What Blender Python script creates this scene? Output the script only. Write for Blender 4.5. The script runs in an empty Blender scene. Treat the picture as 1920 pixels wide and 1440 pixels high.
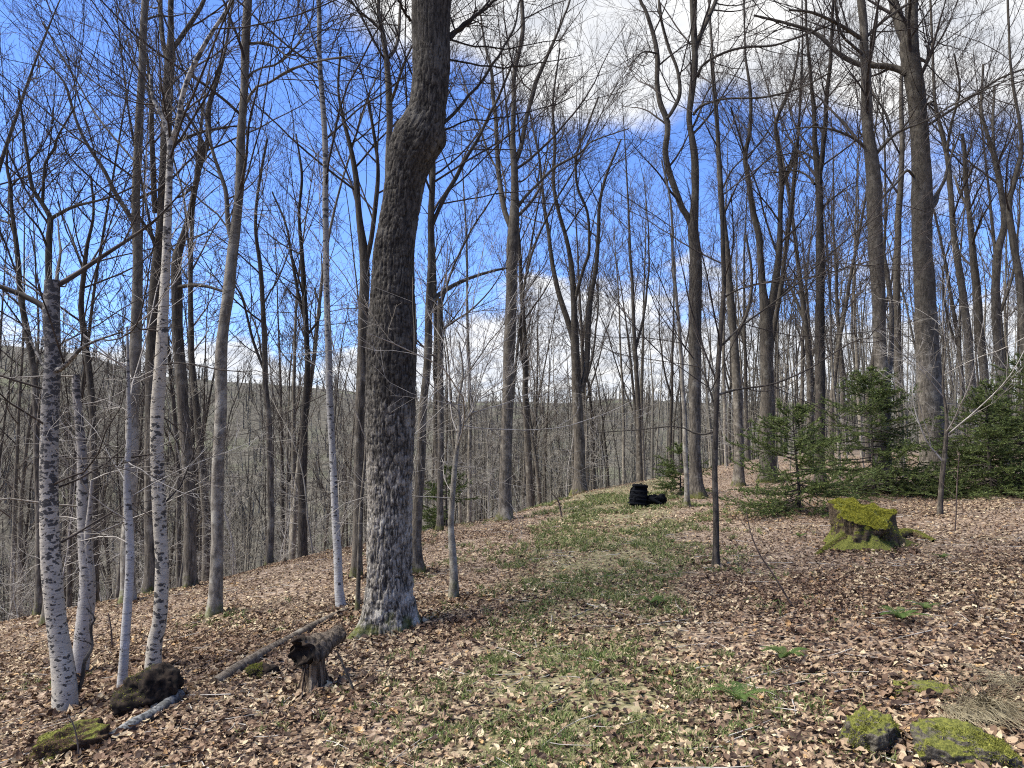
import bpy, math, random
import numpy as np

# ------------------------------------------------------------------ camera, light, exposure
sc = bpy.context.scene
COL = sc.collection
FPX, PITCH, EYE = 1387.0, math.radians(3.8), 1.6
cd = bpy.data.cameras.new('camera'); cam = bpy.data.objects.new('camera', cd); COL.objects.link(cam)
cd.sensor_width = 36; cd.lens = 26.0; cd.clip_start = 0.05; cd.clip_end = 6000
cam.location = (0, 0, EYE); cam.rotation_euler = (math.pi/2 + PITCH, 0, 0)
sc.camera = cam
SUN_EL, SUN_AZ = math.radians(56), math.radians(264)     # azimuth clockwise from +Y: from the left
world = bpy.data.worlds.new('World'); sc.world = world; world.use_nodes = True
SUN_STRENGTH, SUN_ANGLE, SKY_STRENGTH = 5.0, 34.0, 0.110
sl = bpy.data.lights.new('sun', 'SUN'); sl.energy = SUN_STRENGTH; sl.angle = math.radians(SUN_ANGLE); sl.color = (1, 0.955, 0.865)
so = bpy.data.objects.new('sun', sl); COL.objects.link(so); so.location = (-6, -8, 14)
sdir = (math.sin(SUN_AZ)*math.cos(SUN_EL), math.cos(SUN_AZ)*math.cos(SUN_EL), math.sin(SUN_EL))
import mathutils
so.rotation_euler = mathutils.Vector(sdir).to_track_quat('Z', 'Y').to_euler()
vs = sc.view_settings
vs.view_transform = 'Standard'; vs.look = 'None'; vs.gamma = 1; vs.use_curve_mapping = False; vs.exposure = 1.22
cy = sc.cycles
cy.max_bounces = 5; cy.diffuse_bounces = 3; cy.glossy_bounces = 2; cy.transmission_bounces = 3; cy.transparent_max_bounces = 8
cy.filter_width = 1.1
cy.use_denoising = False
sc.render.threads_mode = 'AUTO'


class NT:
    """tiny node-tree writer"""
    def __init__(s, tree): s.t = tree; s.n = tree.nodes; s.n.clear()
    def add(s, typ, ins=None, **kw):
        n = s.n.new(typ)
        for k, v in kw.items(): setattr(n, k, v)
        for k, v in (ins or {}).items():
            if isinstance(v, bpy.types.NodeSocket): s.t.links.new(v, n.inputs[k])
            else: n.inputs[k].default_value = v
        return n
    def math(s, op, a, b=0.0, c=None, clamp=False):
        n = s.n.new('ShaderNodeMath'); n.operation = op; n.use_clamp = clamp
        for i, v in enumerate((a, b) if c is None else (a, b, c)):
            if isinstance(v, bpy.types.NodeSocket): s.t.links.new(v, n.inputs[i])
            else: n.inputs[i].default_value = v
        return n.outputs[0]
    def mix(s, f, a, b, mode='MIX'):
        n = s.n.new('ShaderNodeMix'); n.data_type = 'RGBA'; n.blend_type = mode; n.clamp_factor = True
        for i, v in ((0, f), (6, a), (7, b)):
            if isinstance(v, bpy.types.NodeSocket): s.t.links.new(v, n.inputs[i])
            else: n.inputs[i].default_value = v if i == 0 else (tuple(v) + (1,))[:4]
        return n.outputs[2]
    def step(s, v, lo, hi):
        n = s.n.new('ShaderNodeMapRange'); n.interpolation_type = 'SMOOTHSTEP'
        s.t.links.new(v, n.inputs[0]); n.inputs[1].default_value = lo; n.inputs[2].default_value = hi
        return n.outputs[0]
    def noise(s, vec, scale, detail=3, rough=0.55, dist=0.0):
        return s.add('ShaderNodeTexNoise', {'Vector': vec, 'Scale': scale, 'Detail': detail, 'Roughness': rough, 'Distortion': dist}).outputs[0]
    def scaled(s, vec, sx, sy, sz):
        return s.add('ShaderNodeVectorMath', {0: vec, 1: (sx, sy, sz)}, operation='MULTIPLY').outputs[0]


def px_dir(px, py):
    dx, dy = (px-960)/FPX, (720-py)/FPX
    return np.array([dx, math.cos(PITCH)-dy*math.sin(PITCH), math.sin(PITCH)+dy*math.cos(PITCH)])


# sky: Nishita with cumulus and thin cloud laid over it by direction
w = NT(world.node_tree)
tc = w.add('ShaderNodeTexCoord').outputs['Generated']
sky = w.add('ShaderNodeTexSky', sky_type='NISHITA', sun_disc=False, sun_elevation=SUN_EL, sun_rotation=SUN_AZ,
            altitude=500, air_density=1.0, dust_density=0.25, ozone_density=3.0).outputs[0]
skyc = w.mix(1.0, sky, (0.62, 0.76, 1.12), 'MULTIPLY')
sep = w.add('ShaderNodeSeparateXYZ', {0: tc})
zc = w.math('MAXIMUM', sep.outputs[2], 0.03)
den = w.math('ADD', zc, 0.12)
pl = w.add('ShaderNodeCombineXYZ', {0: w.math('DIVIDE', sep.outputs[0], den), 1: w.math('DIVIDE', sep.outputs[1], den), 2: 0.37}).outputs[0]
n1 = w.noise(pl, 1.1, 8, 0.60, 0.25)
n2 = w.noise(w.scaled(tc, 4.5, 4.5, 11.0), 1.0, 9, 0.6, 0.2)
def blob(px, py, rad, amt):
    d = px_dir(px, py); d = d/np.linalg.norm(d)
    dp = w.add('ShaderNodeVectorMath', {0: tc, 1: tuple(d)}, operation='DOT_PRODUCT').outputs['Value']
    return w.math('MULTIPLY', w.step(dp, math.cos(rad), 1.0), amt)
bias = None
for b in ((1330, 80, 0.30, 0.24), (1750, 230, 0.36, 0.26), (1000, -60, 0.28, 0.22), (640, 0, 0.17, 0.26), (150, 330, 0.50, -0.36), (620, 330, 0.30, -0.30),
          (1440, 230, 0.14, -0.24), (1700, 470, .26, -.34), (900, 400, 0.26, -0.26), (1330, 420, 0.24, -0.34), (1250, 620, 0.16, 0.20), (1500, 600, 0.15, 0.24), (960, 680, .16, .14), (100, 620, .18, .14), (1250, -1000, 1.0, .22)):  # last blob: unseen cloud added overhead to whiten the ambient light
    o = blob(*b); bias = o if bias is None else w.math('ADD', bias, o)
high = w.step(w.math('ADD', n1, bias), 0.54, 0.78)
elev = sep.outputs[2]
lowband = w.step(w.math('SUBTRACT', w.math('ADD', n2, w.math('MULTIPLY', bias, 0.35)), w.math('MULTIPLY', elev, 2.6)), 0.02, 0.16)
mask = w.math('MAXIMUM', high, w.math('MULTIPLY', lowband, 0.95))
shade = w.noise(pl, 3.0, 5, 0.6)
ccol = w.mix(w.step(shade, 0.3, 0.7), (2.9, 3.05, 3.35), (4.7, 4.68, 4.62))
tot = w.mix(mask, skyc, ccol)
bg = w.add('ShaderNodeBackground', {'Color': tot, 'Strength': SKY_STRENGTH})
w.add('ShaderNodeOutputWorld', {'Surface': bg.outputs[0]})

# ------------------------------------------------------------------ numpy helpers
rng = np.random.default_rng(7)

def vnoise(p, seed=0):
    """smooth 3-D value noise in 0..1"""
    p = np.asarray(p, float); i = np.floor(p).astype(np.int64); f = p-i; f = f*f*(3-2*f)
    def h(x, y, z):
        n = (x*374761393 + y*668265263 + z*2147483647 + seed*1274126177) & 0xffffffff
        n = ((n ^ (n >> 13))*1274126177) & 0xffffffff
        return ((n ^ (n >> 16)) & 0xffff)/65535.0
    r = 0
    for a in (0, 1):
        for b in (0, 1):
            for c in (0, 1):
                wgt = (f[..., 0] if a else 1-f[..., 0])*(f[..., 1] if b else 1-f[..., 1])*(f[..., 2] if c else 1-f[..., 2])
                r = r + wgt*h(i[..., 0]+a, i[..., 1]+b, i[..., 2]+c)
    return r

def fbm(p, oct=3, seed=0):
    p = np.asarray(p, float); s = 0; a = 0.5; t = 0
    for o in range(oct): s = s + a*vnoise(p*2**o, seed+o); t += a; a *= .5
    return s/t

def norm(v): return v/np.maximum(np.linalg.norm(v, axis=-1, keepdims=True), 1e-9)

FX = np.array([-400, -120, -60, -30, -15, -8, -6, -4, -2, 0, 2, 4, 8, 15, 30, 80, 400.])
FZ = np.array([-30, -24, -14, -6.5, -2.6, -1.15, -.82, -.52, -.25, -.06, .08, .18, .36, .62, 1.1, 2.4, 6.])
CX = np.array([-60, -15, -7, -4.6, -3.5, 0, 2, 4, 7, 10, 16, 60.])
CY = np.array([9, 10.5, 12.2, 12.9, 14.4, 16.9, 21.8, 24.3, 29, 34, 42, 65.])
AZX = np.array([-3.2, -1.2, -.69, -.58, -.49, -.4, -.29, -.12, .07, .14, .25, .7, 1.2, 3.2])
AZE = np.array([.08, .09, .091, .085, .066, .062, .056, .036, .033, .042, .036, .03, .03, .05])

def height(x, y):
    x = np.asarray(x, float); y = np.asarray(y, float)
    r = np.hypot(x, y)
    base = np.interp(x, FX, FZ)
    yc = np.interp(x, CX, CY)
    s = (y-yc); soft = np.where(s > 12, s, 1.2*np.log1p(np.exp(np.clip(s/1.2, -30, 30))))
    drop = np.minimum(0.30*soft, 24 + 0*soft)
    h = base - drop
    h = h + 0.10*(fbm(np.stack([x*.35, y*.35, 0*x], -1), 2, 3)-.5) * np.clip(r/3, 0, 1)
    h = h + 0.05*(fbm(np.stack([x*1.7, y*1.7, 0*x], -1), 2, 9)-.5)
    az = np.arctan2(x, np.maximum(y, 1e-6))
    k = np.clip((r-90)/560, 0, 1); k = k*k*(3-2*k)
    hill = np.interp(np.tan(np.clip(az, -1.25, 1.25)), AZX, AZE)*650 + 4
    hill = hill + 6*(fbm(np.stack([x*.008, y*.008, 0*x], -1), 3, 21)-.5)
    far = np.where(r > 650, hill-(r-650)*.02, hill)
    return h*(1-k) + far*k

def ground_at(px, py):
    d = px_dir(px, py); t = np.arange(1.5, 120, .01)
    P = d[None]*t[:, None]; P[:, 2] += EYE
    below = P[:, 2] < height(P[:, 0], P[:, 1])
    i = int(np.argmax(below)) if below.any() else len(t)-1
    return P[i]

def at_depth(px, py, Y):
    """world point on the vertical plane y = Y that is seen at this pixel, and metres per photo pixel there"""
    d = px_dir(px, py); t = Y/d[1]
    p = d*t; p[2] += EYE
    return p, t/FPX

# ------------------------------------------------------------------ mesh helpers
def mesh_np(name, verts, faces, mat, smooth=True):
    """faces: list of int arrays (M,3) or (M,4)"""
    me = bpy.data.meshes.new(name)
    verts = np.asarray(verts, np.float32).reshape(-1, 3)
    faces = [np.asarray(f, np.int32) for f in faces if len(f)]
    me.vertices.add(len(verts)); me.vertices.foreach_set('co', verts.ravel())
    nl = sum(f.size for f in faces); npoly = sum(len(f) for f in faces)
    me.loops.add(nl); me.loops.foreach_set('vertex_index', np.concatenate([f.ravel() for f in faces]))
    me.polygons.add(npoly)
    st = np.cumsum(np.concatenate([[0]] + [np.full(len(f), f.shape[1]) for f in faces]))[:-1].astype(np.int32)
    me.polygons.foreach_set('loop_start', st)
    me.polygons.foreach_set('use_smooth', np.full(npoly, smooth))
    me.update(calc_edges=True)
    if mat: me.materials.append(mat)
    return me

def obj(name, me, parent=None, loc=None, kind=None):
    o = bpy.data.objects.new(name, me); COL.objects.link(o)
    if parent is not None: o.parent = parent
    if loc is not None: o.location = loc
    if kind: o['kind'] = kind
    return o

def tag(o, label, cat, group=None):
    o['label'] = label; o['category'] = cat
    if group: o['group'] = group
    return o

def empty(name, loc, label, cat, group=None):
    o = bpy.data.objects.new(name, None); COL.objects.link(o); o.location = [float(c) for c in loc]
    o.empty_display_size = .2
    return tag(o, label, cat, group)

def copy_tree(root, loc, rz, s, label=None):
    r = root.copy(); COL.objects.link(r); r.location = loc; r.rotation_euler = (0, 0, rz); r.scale = (s, s, s)
    if label: r['label'] = label
    for ch in list(root.children):
        c = ch.copy(); COL.objects.link(c); c.parent = r
    return r

class Bag:
    """collects vertices and faces"""
    def __init__(s): s.v = []; s.q = []; s.t = []; s.n = 0
    def add(s, v, q=None, t=None):
        v = np.asarray(v, float).reshape(-1, 3)
        if q is not None and len(q): s.q.append(np.asarray(q)+s.n)
        if t is not None and len(t): s.t.append(np.asarray(t)+s.n)
        s.v.append(v); s.n += len(v)
    def tubes(s, P, R, S, wob=None):
        N, K, _ = P.shape
        T = norm(np.gradient(P, axis=1)) if K > 2 else norm(np.repeat((P[:, 1:]-P[:, :1]), 2, 1))
        A = norm((P[:, -1]-P[:, 0]))
        ref = np.where(np.abs(A[:, 2:3]) > .8, np.array([[1., .2, 0]]), np.array([[0., .15, 1.]]))
        U = norm(np.cross(T, ref[:, None])); V = np.cross(T, U)
        th = np.arange(S)*2*np.pi/S
        Rr = R[:, :, None, None]
        ring = P[:, :, None]+Rr*(np.cos(th)[None, None, :, None]*U[:, :, None]+np.sin(th)[None, None, :, None]*V[:, :, None])
        if wob is not None:
            k = wob(ring); ring = P[:, :, None]+(ring-P[:, :, None])*k[..., None]
        idx = np.arange(N*K*S).reshape(N, K, S)
        a = idx[:, :-1]; b = idx[:, 1:]
        q = np.stack([a, np.roll(a, -1, 2), np.roll(b, -1, 2), b], -1).reshape(-1, 4)
        s.add(ring.reshape(-1, 3), q=q)
        return ring
    def mesh(s, name, mat, smooth=True, origin=None):
        v = np.concatenate(s.v)
        if origin is not None: v = v-np.asarray(origin)[None]
        f = []
        if s.q: f.append(np.concatenate(s.q))
        if s.t: f.append(np.concatenate(s.t))
        return mesh_np(name, v, f, mat, smooth)

def grow(r, start, d, length, K, wander, trop, r0, r1, pw=1.0):
    N = len(start); P = np.zeros((N, K, 3)); P[:, 0] = start; d = norm(d)
    step = (length/(K-1))[:, None]; up = np.array([[0, 0, 1.]])
    bend = r.normal(size=(N, 3))*wander*.4
    for k in range(1, K):
        d = norm(d+wander*r.normal(size=(N, 3))+bend+trop*up)
        P[:, k] = P[:, k-1]+d*step
    t = np.linspace(0, 1, K)[None]**pw
    return P, r0[:, None]*(1-t)+np.asarray(r1).reshape(-1, 1)*t

def spawn(r, P, R, n, t0, t1, a0, a1, flat=0.0):
    """n children on every parent: start, direction, radius there, position along"""
    N, K, _ = P.shape
    t = (np.tile(np.arange(n), N)+r.random(N*n))/n; t = t0+(t1-t0)*t
    pi = np.repeat(np.arange(N), n)
    x = t*(K-1); k = np.minimum(x.astype(int), K-2); f = (x-k)[:, None]
    s = P[pi, k]*(1-f)+P[pi, k+1]*f
    T = norm(P[pi, k+1]-P[pi, k]); rr = R[pi, k]*(1-f[:, 0])+R[pi, k+1]*f[:, 0]
    q = r.normal(size=T.shape); q[:, 2] *= (1-flat)
    q = norm(q-(q*T).sum(1, keepdims=True)*T)
    a = np.radians(r.uniform(a0, a1, len(t)))[:, None]
    return s, np.cos(a)*T+np.sin(a)*q, rr, t, pi

# ------------------------------------------------------------------ materials
def material(name):
    m = bpy.data.materials.new(name); m.use_nodes = True
    n = NT(m.node_tree)
    return m, n

def finish(n, col, rough=0.9, bump=None, bstr=0.4, bdist=0.01, spec=0.2, trans=None):
    ins = {'Base Color': col, 'Roughness': rough, 'Specular IOR Level': spec}
    if bump is not None:
        b = n.add('ShaderNodeBump', {'Height': bump, 'Strength': bstr, 'Distance': bdist})
        ins['Normal'] = b.outputs[0]
    p = n.add('ShaderNodeBsdfPrincipled', ins); out = p.outputs[0]
    if trans is not None:
        tr = n.add('ShaderNodeBsdfTranslucent', {'Color': col})
        out = n.add('ShaderNodeMixShader', {0: trans, 1: out, 2: tr.outputs[0]}).outputs[0]
    n.add('ShaderNodeOutputMaterial', {'Surface': out})

def ocoord(n):
    tcn = n.add('ShaderNodeTexCoord').outputs['Object']
    rnd = n.add('ShaderNodeObjectInfo').outputs['Random']
    off = n.add('ShaderNodeCombineXYZ', {0: n.math('MULTIPLY', rnd, 37.0), 1: n.math('MULTIPLY', rnd, 11.0), 2: 0.0}).outputs[0]
    return n.add('ShaderNodeVectorMath', {0: tcn, 1: off}, operation='ADD').outputs[0], rnd, tcn

def bark(name, dark, light, lichen, vs=26, stretch=.16, lich=0.55, moss=True, mark=0.0, bd=.012, topdark=0.0, fissure=False, upper=.62):
    m, n = material(name); v, rnd, raw = ocoord(n)
    sv = n.scaled(v, 1, 1, stretch)
    a = n.noise(sv, vs, 6, .62, .6); b = n.noise(v, 5, 4, .6)
    c = n.mix(n.step(a, .34, .66), dark, light)
    c = n.mix(n.math('MULTIPLY', n.step(b, lich-.05, lich+.12), .75), c, lichen)
    if fissure: c = n.mix(n.math('MULTIPLY', n.step(n.add('ShaderNodeAttribute', attribute_name='fissure').outputs['Fac'], .35, .85), .85), c, tuple(x*.6 for x in dark))
    fine = n.noise(v, 90, 3, .6)
    c = n.mix(n.math('MULTIPLY', n.step(fine, .56, .72), .5), c, dark)
    if mark:
        bl = n.noise(n.scaled(v, 1, 1, 1.6), 9, 4, .6)
        c = n.mix(n.math('MULTIPLY', n.step(bl, .52, .62), mark), c, (.022, .021, .019))
    z = n.add('ShaderNodeSeparateXYZ', {0: raw}).outputs[2]
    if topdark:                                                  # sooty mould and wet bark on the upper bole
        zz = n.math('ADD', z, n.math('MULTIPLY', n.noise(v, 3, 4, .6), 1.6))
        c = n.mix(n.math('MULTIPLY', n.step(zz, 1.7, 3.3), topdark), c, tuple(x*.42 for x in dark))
    if upper:  # upper stems darkened in colour, partly standing in for shade against bright sky
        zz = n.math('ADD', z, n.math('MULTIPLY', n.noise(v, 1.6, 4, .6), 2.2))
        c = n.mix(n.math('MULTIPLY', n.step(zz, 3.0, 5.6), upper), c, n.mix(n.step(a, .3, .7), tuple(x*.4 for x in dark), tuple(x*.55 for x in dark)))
    if moss:
        k = n.math('ADD', n.math('MULTIPLY', z, -1.0), n.math('MULTIPLY', n.noise(v, 7, 4, .6), .75))
        mossc = n.mix(n.noise(v, 40, 3), (.035, .045, .010), (.12, .13, .02))
        c = n.mix(n.math('MULTIPLY', n.step(k, .20, .40), .8), c, mossc)
    c = n.mix(1.0, c, (1.12, 1.09, 1.0) if fissure else (1.16, 1.10, .97), 'MULTIPLY')
    finish(n, c, .95, n.math('ADD', a, n.math('MULTIPLY', fine, .3)), .9, bd)
    return m

def birch(name, z0=2.6, z1=6.0, top=(.26, .25, .235), dens0=.42, zk=.045, off=.06, white=(.55, .49, .385), vsx=1.0):
    m, n = material(name); v, rnd, raw = ocoord(n)
    dist = n.add('ShaderNodeVectorMath', {0: n.add('ShaderNodeTexNoise', {'Vector': v, 'Scale': 30.0, 'Detail': 5.0}).outputs['Color'], 1: (.085, .085, .05)}, operation='MULTIPLY').outputs[0]
    vv = n.add('ShaderNodeVectorMath', {0: v, 1: dist}, operation='ADD').outputs[0]
    vor = n.add('ShaderNodeTexVoronoi', {'Vector': n.scaled(vv, 17*vsx, 17*vsx, 30*vsx), 'Scale': 1.0, 'Randomness': 1.0})
    d = n.math('DIVIDE', vor.outputs['Distance'], n.math('ADD', n.math('MULTIPLY', n.add('ShaderNodeSeparateXYZ', {0: vor.outputs['Color']}).outputs[0], 1.1), .4))
    dens = n.noise(v, 4.0, 3, .6)
    z = n.add('ShaderNodeSeparateXYZ', {0: raw}).outputs[2]
    thr = n.math('ADD', n.math('MULTIPLY', n.step(dens, .25, .75), dens0), n.math('MULTIPLY', z, zk))
    mk = n.step(n.math('SUBTRACT', n.math('ADD', thr, off), d), -.05, .07)
    thin = n.step(n.noise(n.scaled(v, 10, 10, 110), 1.0, 3, .6), .54, .64)
    base = n.mix(n.noise(v, 8, 5, .65), (.21, .19, .16), white)
    grey = n.mix(n.step(n.math('ADD', z, n.math('MULTIPLY', n.noise(v, 2.5, 3, .6), 1.2)), z0, z1), base, top)
    c = n.mix(n.math('MULTIPLY', thin, .6), grey, (.12, .11, .10))
    c = n.mix(n.math('MULTIPLY', mk, .93), c, (.035, .033, .032))
    k = n.math('ADD', n.math('MULTIPLY', z, -1.0), n.math('MULTIPLY', n.noise(v, 9, 4, .6), .5))
    c = n.mix(n.math('MULTIPLY', n.step(k, .18, .4), .6), c, (.10, .10, .04))
    finish(n, c, .8, n.math('SUBTRACT', n.noise(v, 30, 3), mk), .6, .008)
    return m

M = {}
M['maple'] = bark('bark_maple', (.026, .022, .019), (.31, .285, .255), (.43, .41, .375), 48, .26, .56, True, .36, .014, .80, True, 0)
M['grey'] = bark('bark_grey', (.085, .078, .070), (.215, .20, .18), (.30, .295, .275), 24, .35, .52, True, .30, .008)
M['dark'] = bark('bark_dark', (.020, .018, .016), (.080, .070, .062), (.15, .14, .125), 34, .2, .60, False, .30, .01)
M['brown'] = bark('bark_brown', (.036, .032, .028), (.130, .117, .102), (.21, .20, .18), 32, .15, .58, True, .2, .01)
M['birch'] = birch('bark_birch', 3.2, 6.5, (.26, .25, .225), .42, .02, .14)
M['birch_black'] = birch('bark_birch_blackened', 1.6, 3.4, (.17, .155, .135), .30, .15, .10, vsx=1.35)
M['birch_old'] = birch('bark_birch_peeling', 1.4, 3.0, (.19, .17, .15), .40, .09, .02, (.40, .375, .34))
M['birch_grey'] = birch('bark_birch_grey', 1.4, 3.4, (.20, .19, .172), .30, .05, .0, (.50, .49, .47))

def simple(name, c1, c2, scale=20, rough=.9, trans=None, c3=None, detail=4):
    m, n = material(name); v, rnd, raw = ocoord(n)
    a = n.noise(v, scale, detail, .6)
    c = n.mix(n.step(a, .35, .65), c1, c2)
    if c3: c = n.mix(n.step(n.noise(v, scale*.3, 3), .55, .68), c, c3)
    finish(n, c, rough, a, .3, .006, trans=trans)
    return m

M['twig'] = simple('twig_bark', (.026, .021, .018), (.062, .050, .042), 6)
M['twig_brown'] = simple('brown_twig_bark', (.05, .040, .033), (.11, .092, .075), 4)
M['twig_pale'] = simple('pale_twig_bark', (.20, .18, .155), (.34, .315, .28), 6)
M['twig_far'] = simple('far_twig_bark', (.14, .125, .10), (.27, .245, .20), 2)
M['wood_mass'] = simple('woodland_grey_brown', (.065, .059, .045), (.18, .163, .128), .15)
M['bark_far'] = bark('bark_far', (.085, .078, .066), (.24, .22, .19), (.34, .325, .29), 14, .3, .55, False, .25, .008)
M['wood'] = bark('rotten_wood', (.050, .034, .023), (.22, .17, .125), (.33, .29, .23), 40, .10, .62, False, .35, .02)
M['darkwood'] = bark('weathered_dark_wood', (.022, .017, .013), (.13, .108, .088), (.19, .175, .15), 40, .3, .6, False, .35, .02)
M['soil'] = simple('dark_root_soil', (.006, .005, .004), (.032, .022, .015), 24, 1.0)
M['lichenlog'] = simple('lichen_log_bark', (.03, .032, .034), (.17, .172, .165), 40, .9, None, (.07, .07, .065))
M['needle'] = simple('spruce_needles', (.050, .074, .024), (.135, .165, .05), 9, .7, .25)
M['fern'] = simple('fern_green', (.035, .065, .015), (.085, .13, .03), 12, .6, .3)
M['straw'] = simple('dry_straw', (.17, .14, .085), (.36, .31, .20), 5, .8, .2)
M['seed'] = simple('seedling_bark', (.05, .035, .03), (.12, .09, .07), 10)

def moss_mat(name, rockc, amount=.0):
    m, n = material(name); v, rnd, raw = ocoord(n)
    nz = n.add('ShaderNodeSeparateXYZ', {0: n.add('ShaderNodeNewGeometry').outputs['Normal']}).outputs[2]
    a = n.noise(v, 60, 5, .7); b = n.noise(v, 9, 4, .6)
    mossc = n.mix(n.step(a, .3, .7), (.045, .052, .012), (.17, .17, .035))
    r = n.mix(n.step(n.noise(n.scaled(v, 1, 1, .3), 40, 5, .65), .35, .65), tuple(x*.35 for x in rockc), rockc)
    k = n.math('ADD', n.math('ADD', n.math('MULTIPLY', nz, .45), b), amount)
    c = n.mix(n.step(k, .62, .80), r, mossc)
    finish(n, c, 1.0, n.math('ADD', a, n.math('MULTIPLY', b, 2.0)), .9, .02)
    return m
M['mossrock'] = moss_mat('mossy_rock', (.12, .105, .08), -.08)
M['mosswood'] = moss_mat('mossy_wood', (.13, .09, .055), -.12)
M['rotwood'] = moss_mat('rotten_mossy_wood', (.10, .062, .036), -.16)
M['moss_yellow'] = simple('yellow_moss', (.16, .16, .02), (.46, .43, .07), 30, 1.0, .25)
M['stumpwood'] = moss_mat('mossy_stump_wood', (.11, .08, .05), .05)
M['moss'] = simple('moss_green', (.085, .09, .018), (.27, .27, .055), 40, 1.0, .25)

def leaf_mat():
    m, n = material('dead_leaves')
    geo = n.add('ShaderNodeNewGeometry'); r = geo.outputs['Random Per Island']
    pos = geo.outputs['Position']
    cr = n.add('ShaderNodeValToRGB', {0: r}); e = cr.color_ramp
    cols = [(0, (.050, .030, .022)), (.18, (.11, .068, .048)), (.34, (.18, .118, .083)), (.50, (.26, .182, .13)), (.64, (.35, .262, .19)),
            (.77, (.42, .33, .235)), (.88, (.51, .42, .305)), (.95, (.44, .29, .15)), (.975, (.60, .52, .38))]
    while len(e.elements) < len(cols): e.elements.new(.5)
    for el, (p, c) in zip(e.elements, cols): el.position = p; el.color = (*c, 1)
    e.interpolation = 'CONSTANT'
    a = n.noise(pos, 90, 3, .6)
    c = n.mix(n.step(a, .3, .7), n.mix(1.0, cr.outputs[0], (.76, .72, .62), 'MULTIPLY'), n.mix(1.0, cr.outputs[0], (.93, .93, .83), 'MULTIPLY'))
    wet = n.noise(pos, .55, 3, .6)
    c = n.mix(n.math('MULTIPLY', n.step(wet, .46, .62), .55), c, n.mix(1.0, c, (.62, .50, .46), 'MULTIPLY'))
    finish(n, c, .75, a, .2, .003, .3, .18)
    return m
M['leaf'] = leaf_mat()

def grass_mat():
    m, n = material('path_grass')
    geo = n.add('ShaderNodeNewGeometry'); r = geo.outputs['Random Per Island']
    cr = n.add('ShaderNodeValToRGB', {0: r}); e = cr.color_ramp
    cols = [(0, (.060, .095, .024)), (.40, (.12, .160, .045)), (.65, (.22, .225, .09)), (1, (.34, .29, .17))]
    while len(e.elements) < len(cols): e.elements.new(.5)
    for el, (p, c) in zip(e.elements, cols): el.position = p; el.color = (*c, 1)
    finish(n, cr.outputs[0], .6, None, trans=.3)
    return m
M['grass'] = grass_mat()

def ground_mat():
    m, n = material('forest_floor'); pos = n.add('ShaderNodeNewGeometry').outputs['Position']
    a = n.noise(pos, 38, 5, .7); b = n.noise(pos, 1.3, 4, .6); l = n.add('ShaderNodeTexVoronoi', {'Vector': pos, 'Scale': 19.0}).outputs['Color']
    ls = n.add('ShaderNodeSeparateXYZ', {0: l}).outputs[0]
    c = n.mix(n.step(a, .35, .7), (.07, .047, .033), (.24, .175, .12))
    c = n.mix(n.math('MULTIPLY', n.step(ls, .35, 1.0), .7), c, (.36, .28, .21))
    c = n.mix(n.math('MULTIPLY', n.step(b, .55, .75), .3), c, (.07, .08, .03))
    sp = n.add('ShaderNodeSeparateXYZ', {0: pos}); off = n.math('ABSOLUTE', n.math('SUBTRACT', n.math('ADD', sp.outputs[0], .35), n.math('MULTIPLY', sp.outputs[1], .16)))
    rel = n.math('DIVIDE', off, n.math('ADD', n.math('MULTIPLY', sp.outputs[1], .06), .7))
    c = n.mix(n.math('MULTIPLY', n.step(n.math('SUBTRACT', n.math('ADD', 1.1, n.math('MULTIPLY', n.noise(pos, 2.5, 4, .6), .9)), rel), .56, 1.06), .42), c, n.mix(a, (.05, .075, .018), (.15, .18, .05)))
    # beyond the spur: woodland floor and, further off, pasture and bare woods
    dist = n.add('ShaderNodeVectorMath', {0: pos}, operation='LENGTH').outputs['Value']
    f = n.noise(pos, .035, 5, .6); g = n.noise(pos, .011, 4, .55); hs = n.noise(n.scaled(pos, 1, 1, .35), .42, 6, .75)
    wood = n.mix(n.step(hs, .38, .64), (.036, .033, .025), (.095, .086, .066))
    wood = n.mix(n.math('MULTIPLY', n.step(f, .50, .62), .35), wood, (.065, .072, .040))
    wood = n.mix(n.math('MULTIPLY', n.step(g, .60, .64), .30), wood, (.13, .15, .075))
    c = n.mix(n.step(dist, 24, 60), c, wood)
    finish(n, c, 1.0, n.math('ADD', a, ls), .7, .02)
    return m
M['ground'] = ground_mat()

# ------------------------------------------------------------------ terrain
def build_ground():
    nr, na = 230, 420
    rr = 0.25*(2600/0.25)**(np.linspace(0, 1, nr)); th = np.linspace(0, 2*np.pi, na, endpoint=False)
    X = rr[:, None]*np.sin(th); Y = rr[:, None]*np.cos(th)
    Z = height(X, Y)
    v = np.stack([X, Y, Z], -1).reshape(-1, 3)
    i = np.arange(nr*na).reshape(nr, na); a = i[:-1]; b = i[1:]
    q = np.stack([a, b, np.roll(b, -1, 1), np.roll(a, -1, 1)], -1).reshape(-1, 4)
    v = np.vstack([v, [[0, 0, float(height(0., 0.))]]]); c = len(v)-1
    t = np.stack([np.full(na, c), i[0], np.roll(i[0], -1)], -1)
    obj('ground', mesh_np('ground', v, [q, t], M['ground']), kind='structure')
build_ground()

# ------------------------------------------------------------------ trees
def limb_levels(r, P, R, L, spec, bag, sides, start=0):
    """vectorised branch levels; P,R,L parents"""
    for i, (n, t0, t1, a0, a1, l0, l1, K, wand, trop, rk, rmin, S, flat) in enumerate(spec):
        s, d, rr, t, pi = spawn(r, P, R, n, t0, t1, a0, a1, flat)
        ln = L[pi]*r.uniform(l0, l1, len(t))*(1.15-.65*t)
        r0 = np.clip(rr*rk, rmin*1.2, None)
        P, R = grow(r, s, d, ln, K, wand, trop, r0, np.full(len(r0), rmin), .8)
        L = ln
        bag.tubes(P, R, S)

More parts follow.
